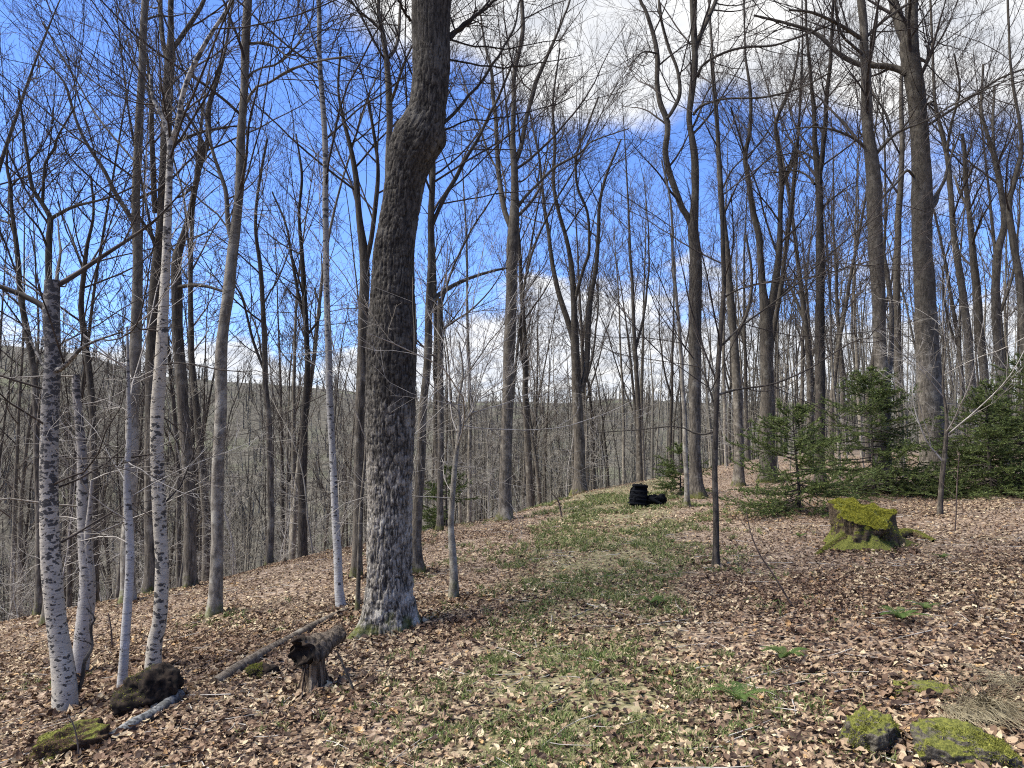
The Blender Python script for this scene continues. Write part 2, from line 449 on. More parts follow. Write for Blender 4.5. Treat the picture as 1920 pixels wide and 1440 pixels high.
def resample(P, K):
    P = np.asarray(P, float)
    # Catmull-Rom then arc-length
    Q = np.vstack([2*P[0]-P[1], P, 2*P[-1]-P[-2]]); out = []
    for i in range(1, len(Q)-2):
        t = np.linspace(0, 1, 8, endpoint=False)[:, None]
        a, b, c, d = Q[i-1], Q[i], Q[i+1], Q[i+2]
        out.append(.5*((2*b)+(c-a)*t+(2*a-5*b+4*c-d)*t**2+(3*b-a-3*c+d)*t**3))
    out = np.vstack(out+[P[-1:]])
    s = np.concatenate([[0], np.cumsum(np.linalg.norm(np.diff(out[:, :3], axis=0), axis=1))])
    x = np.linspace(0, s[-1], K)
    return np.stack([np.interp(x, s, out[:, j]) for j in range(P.shape[1])], -1), s[-1]

def stem3d(px, Y, seed, drift=0.0, y0=None):
    """pixel polyline (x, y, width) to 3-D path with radius; drift moves the tip in depth"""
    pts = []
    n = len(px)
    for i, (x, y, wd) in enumerate(px):
        Yi = Y+drift*(i/(n-1))
        p, s = at_depth(x, y, Yi)
        pts.append([*p, wd*s/2])
    return pts

GRP = None
hero_paths = []
def hero(name, label, cat, mat, Y, stems, H=14, crown_y=560, twig='twig', dens=1.0, low=0, seed=0, base_ground=True, group=None, sides=14, rough=.06, lim_h=True, trunk_fn=None, parts_mat=None, flare=.45):
    """stems[0] is the trunk; others are traced limbs. Y depth or None (solved from the base pixel)"""
    r = np.random.default_rng(seed+100)
    bx, by, bw = stems[0][0]
    if Y is None:
        g = ground_at(bx, by); Y = g[1]
    tr = stem3d(stems[0], Y, seed)
    base = np.array(tr[0][:3]); gz = float(height(base[0], base[1]))
    if base[2] > gz+.02: tr.insert(0, [base[0], base[1], gz-.05, tr[0][3]*1.05])
    else: tr[0][2] = gz-.05
    tr[0][2] -= .12
    origin = np.array([tr[0][0], tr[0][1], gz])
    root = empty(name, origin, label, cat, group)
    allP, allR, allL, above = [], [], [], []
    def do(st, is_trunk, idx):
        st = [list(p) for p in st]
        top = st[-1]
        reach = (stems[idx][-1][1] <= 12)
        if reach:                                           # the stem goes on above the frame
            d = norm(np.array(st[-1][:3])-np.array(st[-3 if len(st) > 2 else 0][:3])); d = norm(d*.6+np.array([0, 0, .6]))
            rem = max(1.5, (origin[2]+H-top[2])*(1 if is_trunk else .8)); k = max(3, int(rem/.9)); p = np.array(top[:3]); rad = top[3]
            for j in range(k):
                d = norm(d+.10*r.normal(size=3)+np.array([0, 0, .05])); p = p+d*rem/k
                st.append([*p, max(.006, rad*(1-(j+1)/k)**.9)])
        L = sum(np.linalg.norm(np.subtract(st[i+1][:3], st[i][:3])) for i in range(len(st)-1))
        K = int(np.clip(L/.11, 10, 110 if is_trunk else 60))
        Q, L = resample(st, K); P, R = Q[:, :3], np.maximum(Q[:, 3], .004)
        wl = 0.012*min(1, L/3)
        P = P+wl*(np.stack([vnoise(np.stack([P[:, 2]*1.6, P[:, 2]*0+a*7, P[:, 2]*0+seed], -1), a) for a in range(3)], -1)-.5)*2
        R = R.copy()
        hgt = P[:, 2]-gz
        if is_trunk: R *= 1+flare*np.exp(-np.clip(hgt, 0, 9)/(.10+R.max()*.8))
        b = Bag()
        def wob(ring):
            q = ring-origin
            k = 1+rough*2*(fbm(q*np.array([9, 9, 3.5]), 2, seed)-.5)+.05*(vnoise(q*2.2, seed+4)-.5)*2
            if is_trunk and R.max() > .05:
                hh = np.clip(ring[..., 2]-gz, 0, 5); th = np.arctan2(q[..., 1], q[..., 0])
                k = k+(flare/.45)*(.18*np.exp(-hh/.16)*np.sin(th*3+seed)+.2*np.exp(-hh/.12)*np.sin(th*5+seed*2))
            return k
        b.tubes(P[None], R[None], sides if is_trunk else max(7, sides-4), wob)
        me = b.mesh('trunk' if is_trunk else 'limb', mat, True, origin)
        obj('trunk' if is_trunk else 'limb', me, root)
        return P, R, L
    cr = Bag()
    for i, st in enumerate(stems):
        if i == 0: s3 = tr
        else:
            # start on the parent: use the depth of the closest traced point
            s3 = stem3d(st, Y, seed, drift=r.uniform(-.5, .5)*min(2.0, .12*Y))
        P, R, L = do(s3, i == 0, i)
        if trunk_fn and i == 0: pass
        # sample points of the stem from the crown height upward
        cz = at_depth(960, crown_y, Y)[0][2] if crown_y is not None else gz+1
        m = P[:, 2] > cz
        if m.sum() >= 4:
            Q = P[m]; q4, _ = resample(np.column_stack([Q, R[m]]), 24)
            allP.append(q4[:, :3]); allR.append(q4[:, 3]); allL.append(np.linalg.norm(Q[-1]-Q[0]))
        if low and i == 0:
            m2 = (P[:, 2] > gz+.9) & (P[:, 2] < cz+.5)
            if m2.sum() >= 4:
                q4, _ = resample(np.column_stack([P[m2], R[m2]]), 20)
                lp, lr = q4[None, :, :3], q4[None, :, 3]
                s, d, rr, t, pi = spawn(r, lp, lr, low, 0, 1, 55, 95, .4)
                ln = r.uniform(.5, 1.9, len(t)); A, B = grow(r, s, d, ln, 7, .16, .02, np.clip(rr*.16, .005, .012), np.full(len(t), .002))
                cr.tubes(A, B, 4)
                limb_levels(r, A, B, ln, [(6, .2, 1, 25, 60, .3, .6, 5, .18, .02, .6, .0016, 3, .3), (4, .2, 1, 25, 60, .35, .7, 3, .2, .02, .7, .0013, 3, .3)], cr, 3)
    if allP:
        P = np.stack(allP); R = np.stack(allR); L = np.array(allL)
        n1 = max(3, int(round(9*dens)))
        s, d, rr, t, pi = spawn(r, P, R, n1, .02, 1.0, 32, 62)
        sc_ = min(1.0, Y/11)**.5
        ln = r.uniform(1.3, 3.6, len(t))*sc_*(1.1-.45*t)
        A, B = grow(r, s, d, ln, 12, .07, .04, np.clip(rr*.42, .006, .05), np.full(len(t), .0035))
        cr.tubes(A, B, 5)
        tw = .0015*max(1, Y/9)**.5
        limb_levels(r, A, B, ln, [(5, .12, 1, 20, 46, .35, .72, 6, .09, .05, .6, tw*1.4, 3, 0),
                                  (3, .1, 1, 20, 46, .40, .75, 4, .10, .05, .7, tw, 3, 0),
                                  (3, .1, 1, 20, 50, .4, .8, 2, .14, .04, .8, tw*.8, 3, 0)], cr, 3)
    if cr.n:
        obj('crown', cr.mesh('crown', M[twig], True, origin), root, kind='stuff')
    return root, Y, origin

def big_maple():
    """the thick furrowed maple: dense trunk mesh with real plates and a burl"""
    px = [(726, 1178, 104), (729, 1130, 92), (729, 1060, 84), (731, 960, 80), (733, 860, 86), (733, 780, 90), (734, 700, 93), (735, 640, 94), (736, 560, 82), (738, 480, 76),
          (743, 440, 73), (752, 380, 71), (762, 320, 76), (778, 270, 90), (800, 215, 72), (808, 160, 68), (809, 110, 70), (808, 60, 69), (808, 0, 76)]
    r = np.random.default_rng(3)
    g = ground_at(726, 1182); Y = g[1]
    st = stem3d(px, Y, 1); gz = float(height(g[0], g[1])); st[0][2] = gz-.08
    origin = np.array([st[0][0], st[0][1], gz])
    root = empty('maple_tree', origin, 'thickest trunk in the wood, furrowed grey maple with a crooked bend and mossy foot', 'tree')
    p = np.array(st[-1][:3]); rad = st[-1][3]; d = np.array([-.02, .05, 1.])
    for j in range(12):
        d = norm(d+.12*r.normal(size=3)+np.array([0, 0, .1])); p = p+d*.95; st.append([*p, max(.02, rad*(1-(j+1)/12.5))])
    K, S = 640, 180
    Q, L = resample(st, 2400); cut = int(2400*5.6/L); Q = np.vstack([Q[:cut][np.linspace(0, cut-1, 590).astype(int)], Q[cut:][np.linspace(0, 2400-cut-1, 50).astype(int)]]); P, R = Q[:, :3], Q[:, 3]*.97
    fis = []
    hgt = P[:, 2]-gz
    b = Bag()
    def wob(ring):
        q = ring-origin; cen = P[None, :, None]
        ang = norm(ring-cen)                                   # unit direction around the bole
        rad = R[None, :, None]
        z = q[..., 2]
        th = np.arctan2(ang[..., 1], ang[..., 0])
        # plates: noise stretched along the stem, evaluated on the round surface
        wx = .25*(vnoise(np.stack([ang[..., 0]*3, ang[..., 1]*3, z*5], -1), 31)-.5)
        cc = np.stack([ang[..., 0]*8.5+wx, ang[..., 1]*8.5+wx, z*11], -1)
        f1 = np.abs(vnoise(cc, 5)*2-1); f2 = np.abs(vnoise(cc*2.1, 6)*2-1); f3 = vnoise(cc*np.array([5, 5, 9]), 8)
        furrow = np.minimum(f1/.35, 1)*.6+np.minimum(f2/.4, 1)*.4
        plate = .022*(furrow-.5)+.006*(f3-.5)
        lump = .020*(vnoise(np.stack([ang[..., 0]*1.6, ang[..., 1]*1.6, z*2.0], -1), 12)-.5)*2
        fade = np.clip(1.2-z/9, .3, 1)
        hh = np.clip(z, 0, 9)
        toes = np.exp(-hh/.13)*(.10*np.clip(np.sin(th*3+2.3), 0, 1)**1.5+.07*np.clip(np.sin(th*5+.6), 0, 1)**2+.01)
        # burl on the right above the bend
        bp = np.array(at_depth(826, 262, Y)[0])-origin
        bd = np.linalg.norm(q-bp, axis=-1); burl = .05*np.exp(-(bd/.10)**2)
        # dug-out rotten band low on the bole
        rot = np.exp(-((z-.42)/.22)**2)*(-.022*np.clip(vnoise(np.stack([ang[..., 0]*6, ang[..., 1]*6, z*9], -1), 77)*2-.8, 0, 1))
        fis.append(1-furrow)
        return 1+(plate*fade+lump+toes+burl+rot)/rad
    b.tubes(P[None], R[None], S, wob)
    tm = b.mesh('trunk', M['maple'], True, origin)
    at = tm.attributes.new('fissure', 'FLOAT', 'POINT'); at.data.foreach_set('value', fis[0].astype(np.float32).ravel())
    obj('trunk', tm, root)
    # peg below the burl
    pp, s = at_depth(824, 268, Y-.05)
    k = Bag(); A, B = resample([[*(np.array(pp)+np.array([-.05, 0, .03])), .05], [*pp, .036], [*(np.array(pp)+np.array([.012, 0, -.055])), .012]], 9)[0], 0
    k.tubes(A[None, :, :3], A[None, :, 3], 9, lambda q: 1+.3*(fbm(q*30, 2, 5)-.5)); obj('limb', k.mesh('limb', M['maple'], True, origin), root)
    limbs = [[(842, 70, 9), (880, 40, 7), (930, 0, 5)], [(838, 68, 6), (905, 15, 4), (940, -40, 3)], [(770, 40, 6), (745, 0, 4), (720, -40, 3)],
             [(832, 232, 7), (880, 180, 5.5), (925, 118, 5), (960, 60, 4), (975, 0, 3)], [(830, 245, 4), (870, 228, 3), (940, 220, 2.5), (1010, 205, 2), (1080, 180, 1.5)],
             [(836, 74, 4), (880, 84, 3.5), (940, 90, 3), (1000, 82, 2), (1060, 72, 1.5)], [(840, 112, 4), (890, 122, 3.5), (950, 126, 3), (1020, 118, 2), (1090, 102, 1.2)]]
    cr = Bag(); PP, RR, LL = [], [], []
    for i, l in enumerate(limbs):
        s3 = stem3d(l, Y, 1, drift=r.uniform(-.8, .8)); q4, L = resample(s3, 26)
        q4[:, :3] += .02*(np.stack([vnoise(np.stack([np.arange(26)*.5, np.arange(26)*0+a*5, np.arange(26)*0+i*3], -1), 3) for a in range(3)], -1)-.5)
        k = Bag(); k.tubes(q4[None, :, :3], q4[None, :, 3], 7); obj('limb', k.mesh('limb', M['dark'], True, origin), root)
        PP.append(q4[:, :3]); RR.append(q4[:, 3]); LL.append(L)
    limb_levels(r, np.stack(PP), np.stack(RR), np.array(LL), [(7, .1, 1, 25, 60, .3, .55, 6, .14, .04, .6, .0022, 3, 0), (5, .1, 1, 25, 60, .35, .6, 4, .16, .03, .7, .0015, 3, 0), (3, .1, 1, 25, 60, .35, .6, 3, .16, .03, .7, .0012, 3, 0)], cr, 3)
    q4 = Q[590:][::2][:24]
    limb_levels(r, q4[None, :, :3], q4[None, :, 3], np.array([7.]), [(16, .2, 1, 40, 70, .25, .5, 9, .12, .04, .4, .006, 5, 0), (7, .1, 1, 25, 55, .35, .6, 5, .14, .03, .6, .003, 3, 0), (5, .1, 1, 25, 55, .35, .6, 4, .14, .03, .6, .002, 3, 0)], cr, 3)
    obj('crown', cr.mesh('crown', M['twig'], True, origin), root, kind='stuff')
    return root, Y, origin
big_maple()

HER = [
 # name, label, category, material, depth, stems, options
 ('birch_tree', 'white birch peppered with black marks, leftmost stem of the front clump, top snapped off', 'tree', 'birch_black', None,
  [[(126, 1334, 40), (122, 1285, 40), (108, 1180, 35), (99, 1060, 34), (93, 960, 32), (92, 880, 31), (94, 780, 30), (98, 680, 28), (93, 600, 30), (94, 560, 28), (95, 527, 26)],
   [(103, 694, 11), (118, 690, 9), (150, 655, 7), (178, 640, 5), (230, 622, 3)], [(84, 690, 6), (62, 650, 4), (40, 600, 2.5)]], dict(H=4, crown_y=720, dens=.35, low=6)),
 ('dead_birch', 'mottled dead birch with peeling bark, rising from the same foot as the leftmost white birch', 'dead tree', 'birch_old', None,
  [[(148, 1268, 30), (156, 1180, 30), (163, 1100, 28), (158, 1010, 23), (153, 930, 20), (152, 860, 17), (148, 790, 15), (143, 740, 14), (142, 702, 12)],
   [(166, 1130, 14), (170, 1090, 12), (163, 1010, 11), (168, 960, 9), (172, 900, 6)]], dict(H=3, crown_y=400, low=8, twig='twig_pale')),
 ('birch_tree', 'slim pale birch sapling between the two front birch clumps', 'tree', 'birch_grey', None,
  [[(224, 1292, 18), (234, 1220, 16), (239, 1120, 16), (240, 1010, 15), (238, 900, 12), (243, 800, 9), (240, 700, 6), (236, 610, 4)]], dict(H=4, crown_y=800, low=8, dens=.5, twig='twig_pale')),
 ('birch_tree', 'bright white birch speckled black, curved foot behind the dark root mound', 'tree', 'birch', None,
  [[(284, 1262, 30), (292, 1205, 27), (302, 1160, 26), (304, 1060, 25), (300, 990, 24), (294, 880, 24), (295, 780, 24), (299, 720, 23), (303, 640, 20), (308, 540, 17), (313, 440, 16), (318, 370, 13), (320, 310, 12), (321, 262, 12), (308, 222, 9), (288, 185, 7), (282, 140, 6)],
   [(322, 262, 10), (335, 235, 10), (343, 180, 9), (360, 130, 9), (385, 80, 8), (410, 40, 7), (434, 0, 7)]], dict(H=9, crown_y=330, low=10)),
 ('grey_tree', 'straight pale grey tree just left of the white speckled birch', 'tree', 'grey', 10.5,
  [[(238, 1100, 24), (241, 1000, 22), (247, 880, 23), (247, 780, 23), (252, 680, 22), (255, 600, 20), (257, 500, 18), (254, 440, 15), (255, 370, 15), (258, 290, 15), (263, 200, 14), (268, 100, 13), (272, 0, 13)],
   [(252, 425, 8), (240, 400, 8), (215, 360, 8), (195, 320, 7), (168, 280, 6), (148, 240, 5), (130, 180, 5), (118, 150, 4), (60, 90, 3)],
   [(258, 310, 5), (240, 290, 4), (200, 240, 4), (165, 190, 3), (120, 110, 3), (80, 40, 2)]], dict(H=15, crown_y=420, dens=.6)),
 ('grey_tree', 'dark stem with a snapped top showing right behind the speckled birch, forking wide above', 'tree', 'brown', 11.5,
  [[(356, 1080, 22), (356, 960, 21), (352, 860, 20), (344, 760, 20), (336, 660, 20), (331, 560, 19), (330, 490, 18), (341, 450, 13), (356, 400, 11), (367, 345, 11), (375, 310, 10), (391, 262, 10), (391, 200, 10), (412, 130, 7), (424, 80, 5), (432, 20, 4), (436, 5, 4)],
   [(367, 340, 8), (372, 300, 8), (380, 270, 7), (372, 250, 6), (350, 215, 5), (330, 190, 4)], [(341, 450, 6), (365, 350, 5), (345, 365, 5), (330, 370, 4)],
   [(330, 540, 9), (352, 535, 7), (385, 536, 6), (418, 546, 5)]], dict(H=14, crown_y=470, dens=.6)),
 ('grey_tree', 'tall dark tree behind the speckled birch, splitting in three near the top', 'tree', 'brown', 12.5,
  [[(284, 1070, 25), (284, 900, 24), (284, 760, 23), (285, 640, 23), (291, 560, 22), (297, 480, 21), (305, 400, 21), (309, 333, 20), (312, 260, 20), (315, 170, 18), (318, 110, 18), (321, 60, 11), (322, 0, 10)],
   [(314, 120, 9), (306, 80, 9), (303, 40, 8), (302, 0, 8)], [(322, 92, 9), (335, 76, 9), (352, 52, 9), (375, 18, 8), (384, 0, 7)],
   [(296, 470, 9), (283, 440, 8), (262, 410, 6), (248, 380, 5)], [(291, 400, 10), (288, 340, 10), (285, 250, 9), (284, 190, 8), (275, 100, 4)]], dict(H=16, crown_y=380, dens=.5)),
 ('grey_tree', 'smooth light grey tree with moss at its foot, standing alone on the left slope', 'tree', 'grey', None,
  [[(400, 1158, 25), (406, 1100, 23), (407, 1010, 22), (407, 900, 22), (413, 780, 22), (416, 680, 21), (422, 600, 20), (429, 540, 21), (434, 480, 19), (440, 430, 18), (447, 370, 16), (451, 300, 16), (457, 200, 14), (459, 100, 15), (464, 0, 16)],
   [(436, 455, 10), (427, 420, 9), (423, 360, 8), (412, 325, 7), (398, 280, 6), (390, 230, 4), (375, 200, 3)], [(462, 195, 5), (478, 165, 5), (505, 155, 4), (545, 130, 4), (610, 112, 4), (660, 105, 3)],
   [(463, 150, 4), (480, 130, 4), (520, 120, 4), (552, 90, 4), (572, 60, 2), (590, 20, 2)], [(462, 82, 5), (495, 80, 5), (520, 90, 3), (535, 105, 3), (555, 112, 2)]], dict(H=12, crown_y=500)),
 ('slender_tree', 'slender grey stem with whitened lower half, curving into the ground left of the thick maple', 'tree', 'birch_pale', None,
  [[(646, 1140, 22), (637, 1110, 17), (634, 1040, 16), (629, 960, 14), (626, 880, 13), (621, 790, 13), (616, 700, 13), (613, 600, 12), (611, 480, 11), (610, 400, 11), (611, 300, 11), (606, 200, 10), (600, 100, 9), (598, 0, 9)],
   [(600, 110, 5), (590, 80, 4), (575, 30, 3), (568, 0, 3)]], dict(H=10, crown_y=420, low=5)),
 ('grey_tree', 'dark tree half hidden by the left edge of the thick maple', 'tree', 'brown', 9.5,
  [[(668, 1090, 20), (670, 960, 19), (674, 800, 19), (680, 680, 19), (683, 560, 19), (682, 480, 17), (674, 400, 12), (666, 330, 11), (656, 270, 8), (645, 225, 7), (636, 170, 5), (640, 90, 4)],
   [(684, 500, 10), (698, 440, 9), (706, 370, 9), (708, 310, 7), (700, 240, 6), (690, 190, 4)]], dict(H=10, crown_y=440)),
 ('grey_tree', 'smooth forked tree peeping out left of the maple at its bend', 'tree', 'grey', 9,
  [[(724, 1080, 16), (724, 700, 14), (727, 400, 13), (730, 260, 12), (729, 200, 12), (727, 150, 12), (724, 112, 11), (717, 60, 8), (710, 0, 7)],
   [(728, 108, 7), (740, 92, 7), (748, 60, 6), (751, 0, 5)], [(733, 190, 6), (742, 165, 6), (755, 125, 5), (765, 102, 4), (785, 60, 3)], [(717, 62, 4), (700, 40, 3), (672, 25, 2)]], dict(H=11, crown_y=180)),
 ('grey_tree', 'rough bark tree close behind the maple on its right, hollow at the foot', 'tree', 'brown', None,
  [[(784, 1078, 32), (780, 1030, 22), (783, 960, 18), (788, 860, 16), (794, 770, 15), (800, 680, 15), (805, 580, 15), (807, 480, 13), (809, 400, 12), (812, 320, 10), (811, 285, 9), (812, 200, 8)],
   [(812, 420, 8), (822, 395, 8), (838, 362, 8), (855, 335, 7), (873, 298, 7), (897, 258, 6), (917, 215, 6), (935, 180, 5), (960, 120, 4)],
   [(810, 566, 9), (822, 553, 9), (850, 535, 8), (885, 520, 6), (925, 508, 5), (950, 503, 4)]], dict(H=10, crown_y=420)),
 ('broken_tree', 'thin broken off stem behind the branch right of the thick maple', 'dead tree', 'brown', 14,
  [[(824, 980, 12), (826, 880, 12), (827, 760, 12), (826, 660, 11), (825, 560, 11)]], dict(H=6, crown_y=700, dens=.3)),
 ('maple_tree', 'straight grey tree in the centre standing where the leafy bank ends', 'tree', 'grey2', None,
  [[(944, 976, 30), (947, 945, 24), (949, 850, 22), (952, 740, 21), (955, 640, 21), (959, 540, 21), (961, 470, 22), (964, 420, 20), (966, 380, 15), (965, 340, 14), (963, 300, 13), (962, 250, 9), (963, 200, 9), (965, 140, 8), (974, 100, 8), (980, 60, 8), (978, 0, 7)],
   [(958, 425, 11), (948, 400, 10), (942, 370, 10), (935, 330, 9), (933, 290, 8), (930, 230, 8), (925, 180, 7), (922, 130, 6), (908, 80, 4), (900, 20, 3)],
   [(966, 305, 8), (977, 275, 9), (987, 220, 8), (998, 180, 9), (1007, 150, 8), (1023, 115, 7), (1040, 75, 5), (1057, 30, 4), (1068, 0, 4)],
   [(972, 388, 6), (985, 370, 6), (1010, 343, 5), (1040, 313, 5), (1087, 287, 4), (1110, 265, 3), (1180, 240, 2)],
   [(967, 340, 4), (985, 335, 3), (1020, 290, 2), (1060, 240, 1.5)], [(936, 320, 4), (922, 300, 4), (900, 240, 4), (880, 180, 3), (860, 120, 2)]], dict(H=14, crown_y=430)),
 ('maple_tree', 'dark tree on the crest left of the black backpack, dividing low into three upright stems', 'tree', 'brown', 21.5,
  [[(1087, 925, 24), (1087, 860, 21), (1084, 780, 20), (1080, 700, 17), (1078, 650, 16), (1077, 580, 12), (1073, 520, 11), (1068, 480, 9), (1060, 440, 8), (1046, 390, 7), (1038, 340, 7), (1040, 260, 6), (1036, 190, 4), (1050, 90, 3)],
   [(1078, 650, 12), (1066, 605, 11), (1051, 560, 10), (1040, 520, 9), (1033, 480, 8), (1029, 440, 7), (1020, 380, 6), (1015, 330, 5), (1008, 280, 4), (990, 200, 3)],
   [(1090, 735, 11), (1099, 690, 10), (1103, 620, 10), (1108, 560, 9), (1117, 500, 8), (1122, 440, 7), (1125, 380, 6), (1140, 320, 5), (1165, 260, 3)],
   [(1077, 570, 7), (1085, 535, 7), (1095, 500, 6), (1104, 470, 6), (1102, 400, 5), (1083, 350, 5), (1081, 290, 5), (1100, 240, 4), (1122, 180, 3)]], dict(H=14, crown_y=480)),
 ('maple_tree', 'forked dark tree right of the black backpack, its two sinuous stems crossing the sky', 'tree', 'brown', None,
  [[(1308, 934, 32), (1304, 890, 23), (1303, 800, 22), (1303, 700, 23), (1304, 600, 25), (1304, 540, 24), (1304, 480, 22), (1299, 430, 20), (1302, 380, 15), (1304, 310, 14), (1297, 260, 12), (1292, 220, 11), (1298, 170, 12), (1303, 120, 12), (1302, 70, 12), (1298, 0, 11)],
   [(1299, 430, 13), (1288, 405, 12), (1277, 388, 12), (1262, 345, 12), (1252, 310, 11), (1247, 280, 11), (1252, 240, 10), (1248, 218, 11), (1237, 190, 10), (1232, 150, 9), (1233, 110, 9), (1227, 70, 8), (1210, 20, 7), (1200, 0, 6)],
   [(1303, 95, 9), (1312, 68, 9), (1330, 30, 8), (1342, 0, 7)], [(1250, 222, 6), (1262, 205, 7), (1275, 175, 7), (1270, 130, 6), (1255, 90, 6), (1240, 40, 5), (1235, 0, 4)],
   [(1308, 145, 6), (1320, 120, 5), (1360, 98, 5), (1400, 88, 5), (1450, 85, 4), (1500, 68, 4), (1560, 45, 3)], [(1300, 215, 5), (1315, 198, 5), (1360, 185, 4), (1430, 182, 4), (1500, 165, 3), (1560, 135, 3)],
   [(1233, 100, 4), (1205, 98, 3), (1180, 125, 2)]], dict(H=14, crown_y=400)),
 ('sapling', 'thin dark sapling right of the backpack sending long level twigs to the right', 'sapling', 'dark2', None,
  [[(1344, 1064, 12), (1342, 960, 11), (1341, 880, 11), (1343, 800, 10), (1345, 740, 10), (1349, 680, 9), (1354, 600, 9), (1358, 540, 8), (1355, 470, 8), (1353, 380, 7), (1350, 300, 6), (1344, 240, 5), (1338, 180, 4), (1330, 100, 3)],
   [(1354, 648, 4), (1390, 612, 3.6), (1430, 583, 3.4), (1480, 545, 3.2), (1530, 500, 2.8), (1600, 440, 2.2), (1680, 380, 1.6)], [(1343, 742, 5), (1385, 730, 4), (1450, 720, 3.4), (1520, 690, 3), (1600, 640, 2.4), (1650, 632, 2)],
   [(1340, 810, 4), (1310, 815, 3.4), (1270, 800, 2.6), (1200, 806, 2), (1110, 812, 1.6)], [(1355, 560, 4), (1380, 545, 3), (1430, 530, 3), (1520, 520, 2.4), (1630, 490, 1.8)], [(1343, 770, 3.6), (1320, 700, 3), (1292, 660, 2.4), (1260, 620, 2)],
   ], dict(H=6.5, crown_y=760, dens=.9, twig='twig')),
 ('grey_tree', 'grey tree leaning slightly left just behind the thin dark sapling', 'tree', 'grey2', 19,
  [[(1386, 925, 20), (1385, 820, 18), (1383, 740, 17), (1377, 640, 15), (1369, 560, 14), (1363, 480, 12), (1355, 400, 11), (1348, 300, 9), (1343, 200, 7), (1335, 100, 5), (1330, 0, 4)],
   [(1377, 640, 6), (1400, 590, 6), (1410, 520, 5), (1398, 440, 4)]], dict(H=15, crown_y=470)),
 ('maple_tree', 'twin stemmed tree above the smaller spruce, stems parting like a Y', 'tree', 'brown', 19.5,
  [[(1442, 925, 28), (1440, 840, 26), (1440, 760, 25), (1438, 680, 24), (1437, 600, 23), (1430, 540, 14), (1425, 480, 13), (1422, 440, 12), (1409, 380, 10), (1402, 330, 9), (1397, 290, 8), (1407, 240, 7), (1407, 170, 6), (1398, 100, 4), (1395, 0, 3)],
   [(1442, 600, 14), (1452, 540, 14), (1460, 480, 12), (1462, 430, 10), (1464, 380, 9), (1466, 330, 9), (1458, 270, 8), (1455, 230, 7), (1476, 180, 6), (1490, 140, 5), (1500, 80, 3)],
   [(1466, 350, 6), (1478, 325, 6), (1492, 280, 5), (1500, 240, 4)], [(1397, 290, 4), (1385, 250, 3), (1370, 200, 3)]], dict(H=15, crown_y=480)),
 ('dark_tree', 'straight near black tree between the twin stemmed tree and the smooth beech', 'tree', 'dark2', 18,
  [[(1538, 930, 20), (1537, 840, 18), (1537, 740, 18), (1537, 640, 17), (1538, 560, 16), (1539, 480, 15), (1538, 420, 13), (1536, 360, 13), (1533, 310, 13), (1528, 260, 9), (1525, 200, 8), (1520, 150, 6), (1515, 90, 5), (1510, 0, 4)],
   [(1536, 330, 9), (1542, 300, 9), (1547, 240, 9), (1549, 190, 8), (1556, 120, 7), (1560, 60, 6), (1563, 0, 5)], [(1530, 300, 5), (1515, 290, 4), (1500, 285, 3), (1460, 292, 2)], [(1527, 345, 5), (1515, 330, 4), (1490, 320, 3), (1430, 326, 2)]], dict(H=14, crown_y=420)),
 ('beech_tree', 'smooth grey beech standing behind the taller spruce', 'tree', 'grey2', None,
  [[(1652, 925, 38), (1655, 880, 31), (1656, 800, 27), (1654, 720, 25), (1650, 650, 22), (1647, 560, 23), (1643, 480, 26), (1641, 420, 27), (1638, 350, 27), (1634, 295, 24), (1628, 240, 19), (1624, 160, 18), (1621, 100, 16), (1620, 50, 15), (1615, 0, 14)],
   [(1612, 70, 8), (1590, 55, 7), (1560, 38, 6), (1520, 22, 5), (1480, 18, 4)], [(1628, 66, 6), (1645, 48, 6), (1670, 28, 5), (1700, 8, 5), (1712, 0, 4)], [(1622, 105, 6), (1600, 85, 5), (1580, 65, 5), (1570, 30, 4), (1566, 0, 4)],
   [(1658, 740, 12), (1668, 690, 11), (1672, 600, 9), (1664, 520, 9), (1650, 440, 5)], [(1628, 280, 5), (1605, 262, 5), (1570, 245, 4), (1520, 238, 3), (1470, 245, 2)], [(1642, 290, 6), (1655, 275, 6), (1672, 258, 5), (1690, 245, 5), (1740, 225, 3), (1800, 190, 3), (1900, 145, 2)],
   [(1672, 257, 4), (1665, 220, 4), (1640, 180, 3), (1632, 160, 2)]], dict(H=15, crown_y=330, low=0)),
 ('maple_tree', 'largest tree of the right side, rough grey bole forking above the big spruces', 'tree', 'grey2', 16.5,
  [[(1756, 940, 52), (1752, 880, 47), (1748, 800, 44), (1743, 720, 42), (1740, 660, 40), (1735, 580, 38), (1731, 480, 34), (1729, 430, 35), (1730, 380, 37), (1727, 300, 33), (1723, 230, 32), (1718, 180, 32), (1711, 130, 32), (1704, 85, 33), (1710, 50, 20), (1712, 0, 17)],
   [(1700, 80, 20), (1690, 55, 20), (1683, 30, 18), (1675, 0, 17)], [(1700, 138, 14), (1685, 130, 13), (1663, 125, 12), (1630, 123, 11), (1607, 120, 10), (1570, 100, 9), (1530, 63, 8), (1480, 45, 6), (1413, 28, 4)],
   [(1742, 390, 17), (1752, 378, 15), (1760, 360, 7), (1772, 335, 6), (1778, 310, 4), (1800, 250, 3)], [(1725, 110, 6), (1737, 115, 6), (1741, 100, 5), (1740, 85, 5), (1752, 72, 4)],
   [(1712, 330, 5), (1700, 320, 5), (1680, 345, 4), (1655, 370, 4)], [(1740, 235, 5), (1770, 215, 5), (1810, 190, 4), (1870, 150, 4), (1920, 130, 3)], [(1737, 195, 4), (1750, 190, 4)]], dict(H=15, crown_y=200)),
 ('grey_tree', 'thin tree in the gap between the beech and the large rough tree', 'tree', 'grey2', 22,
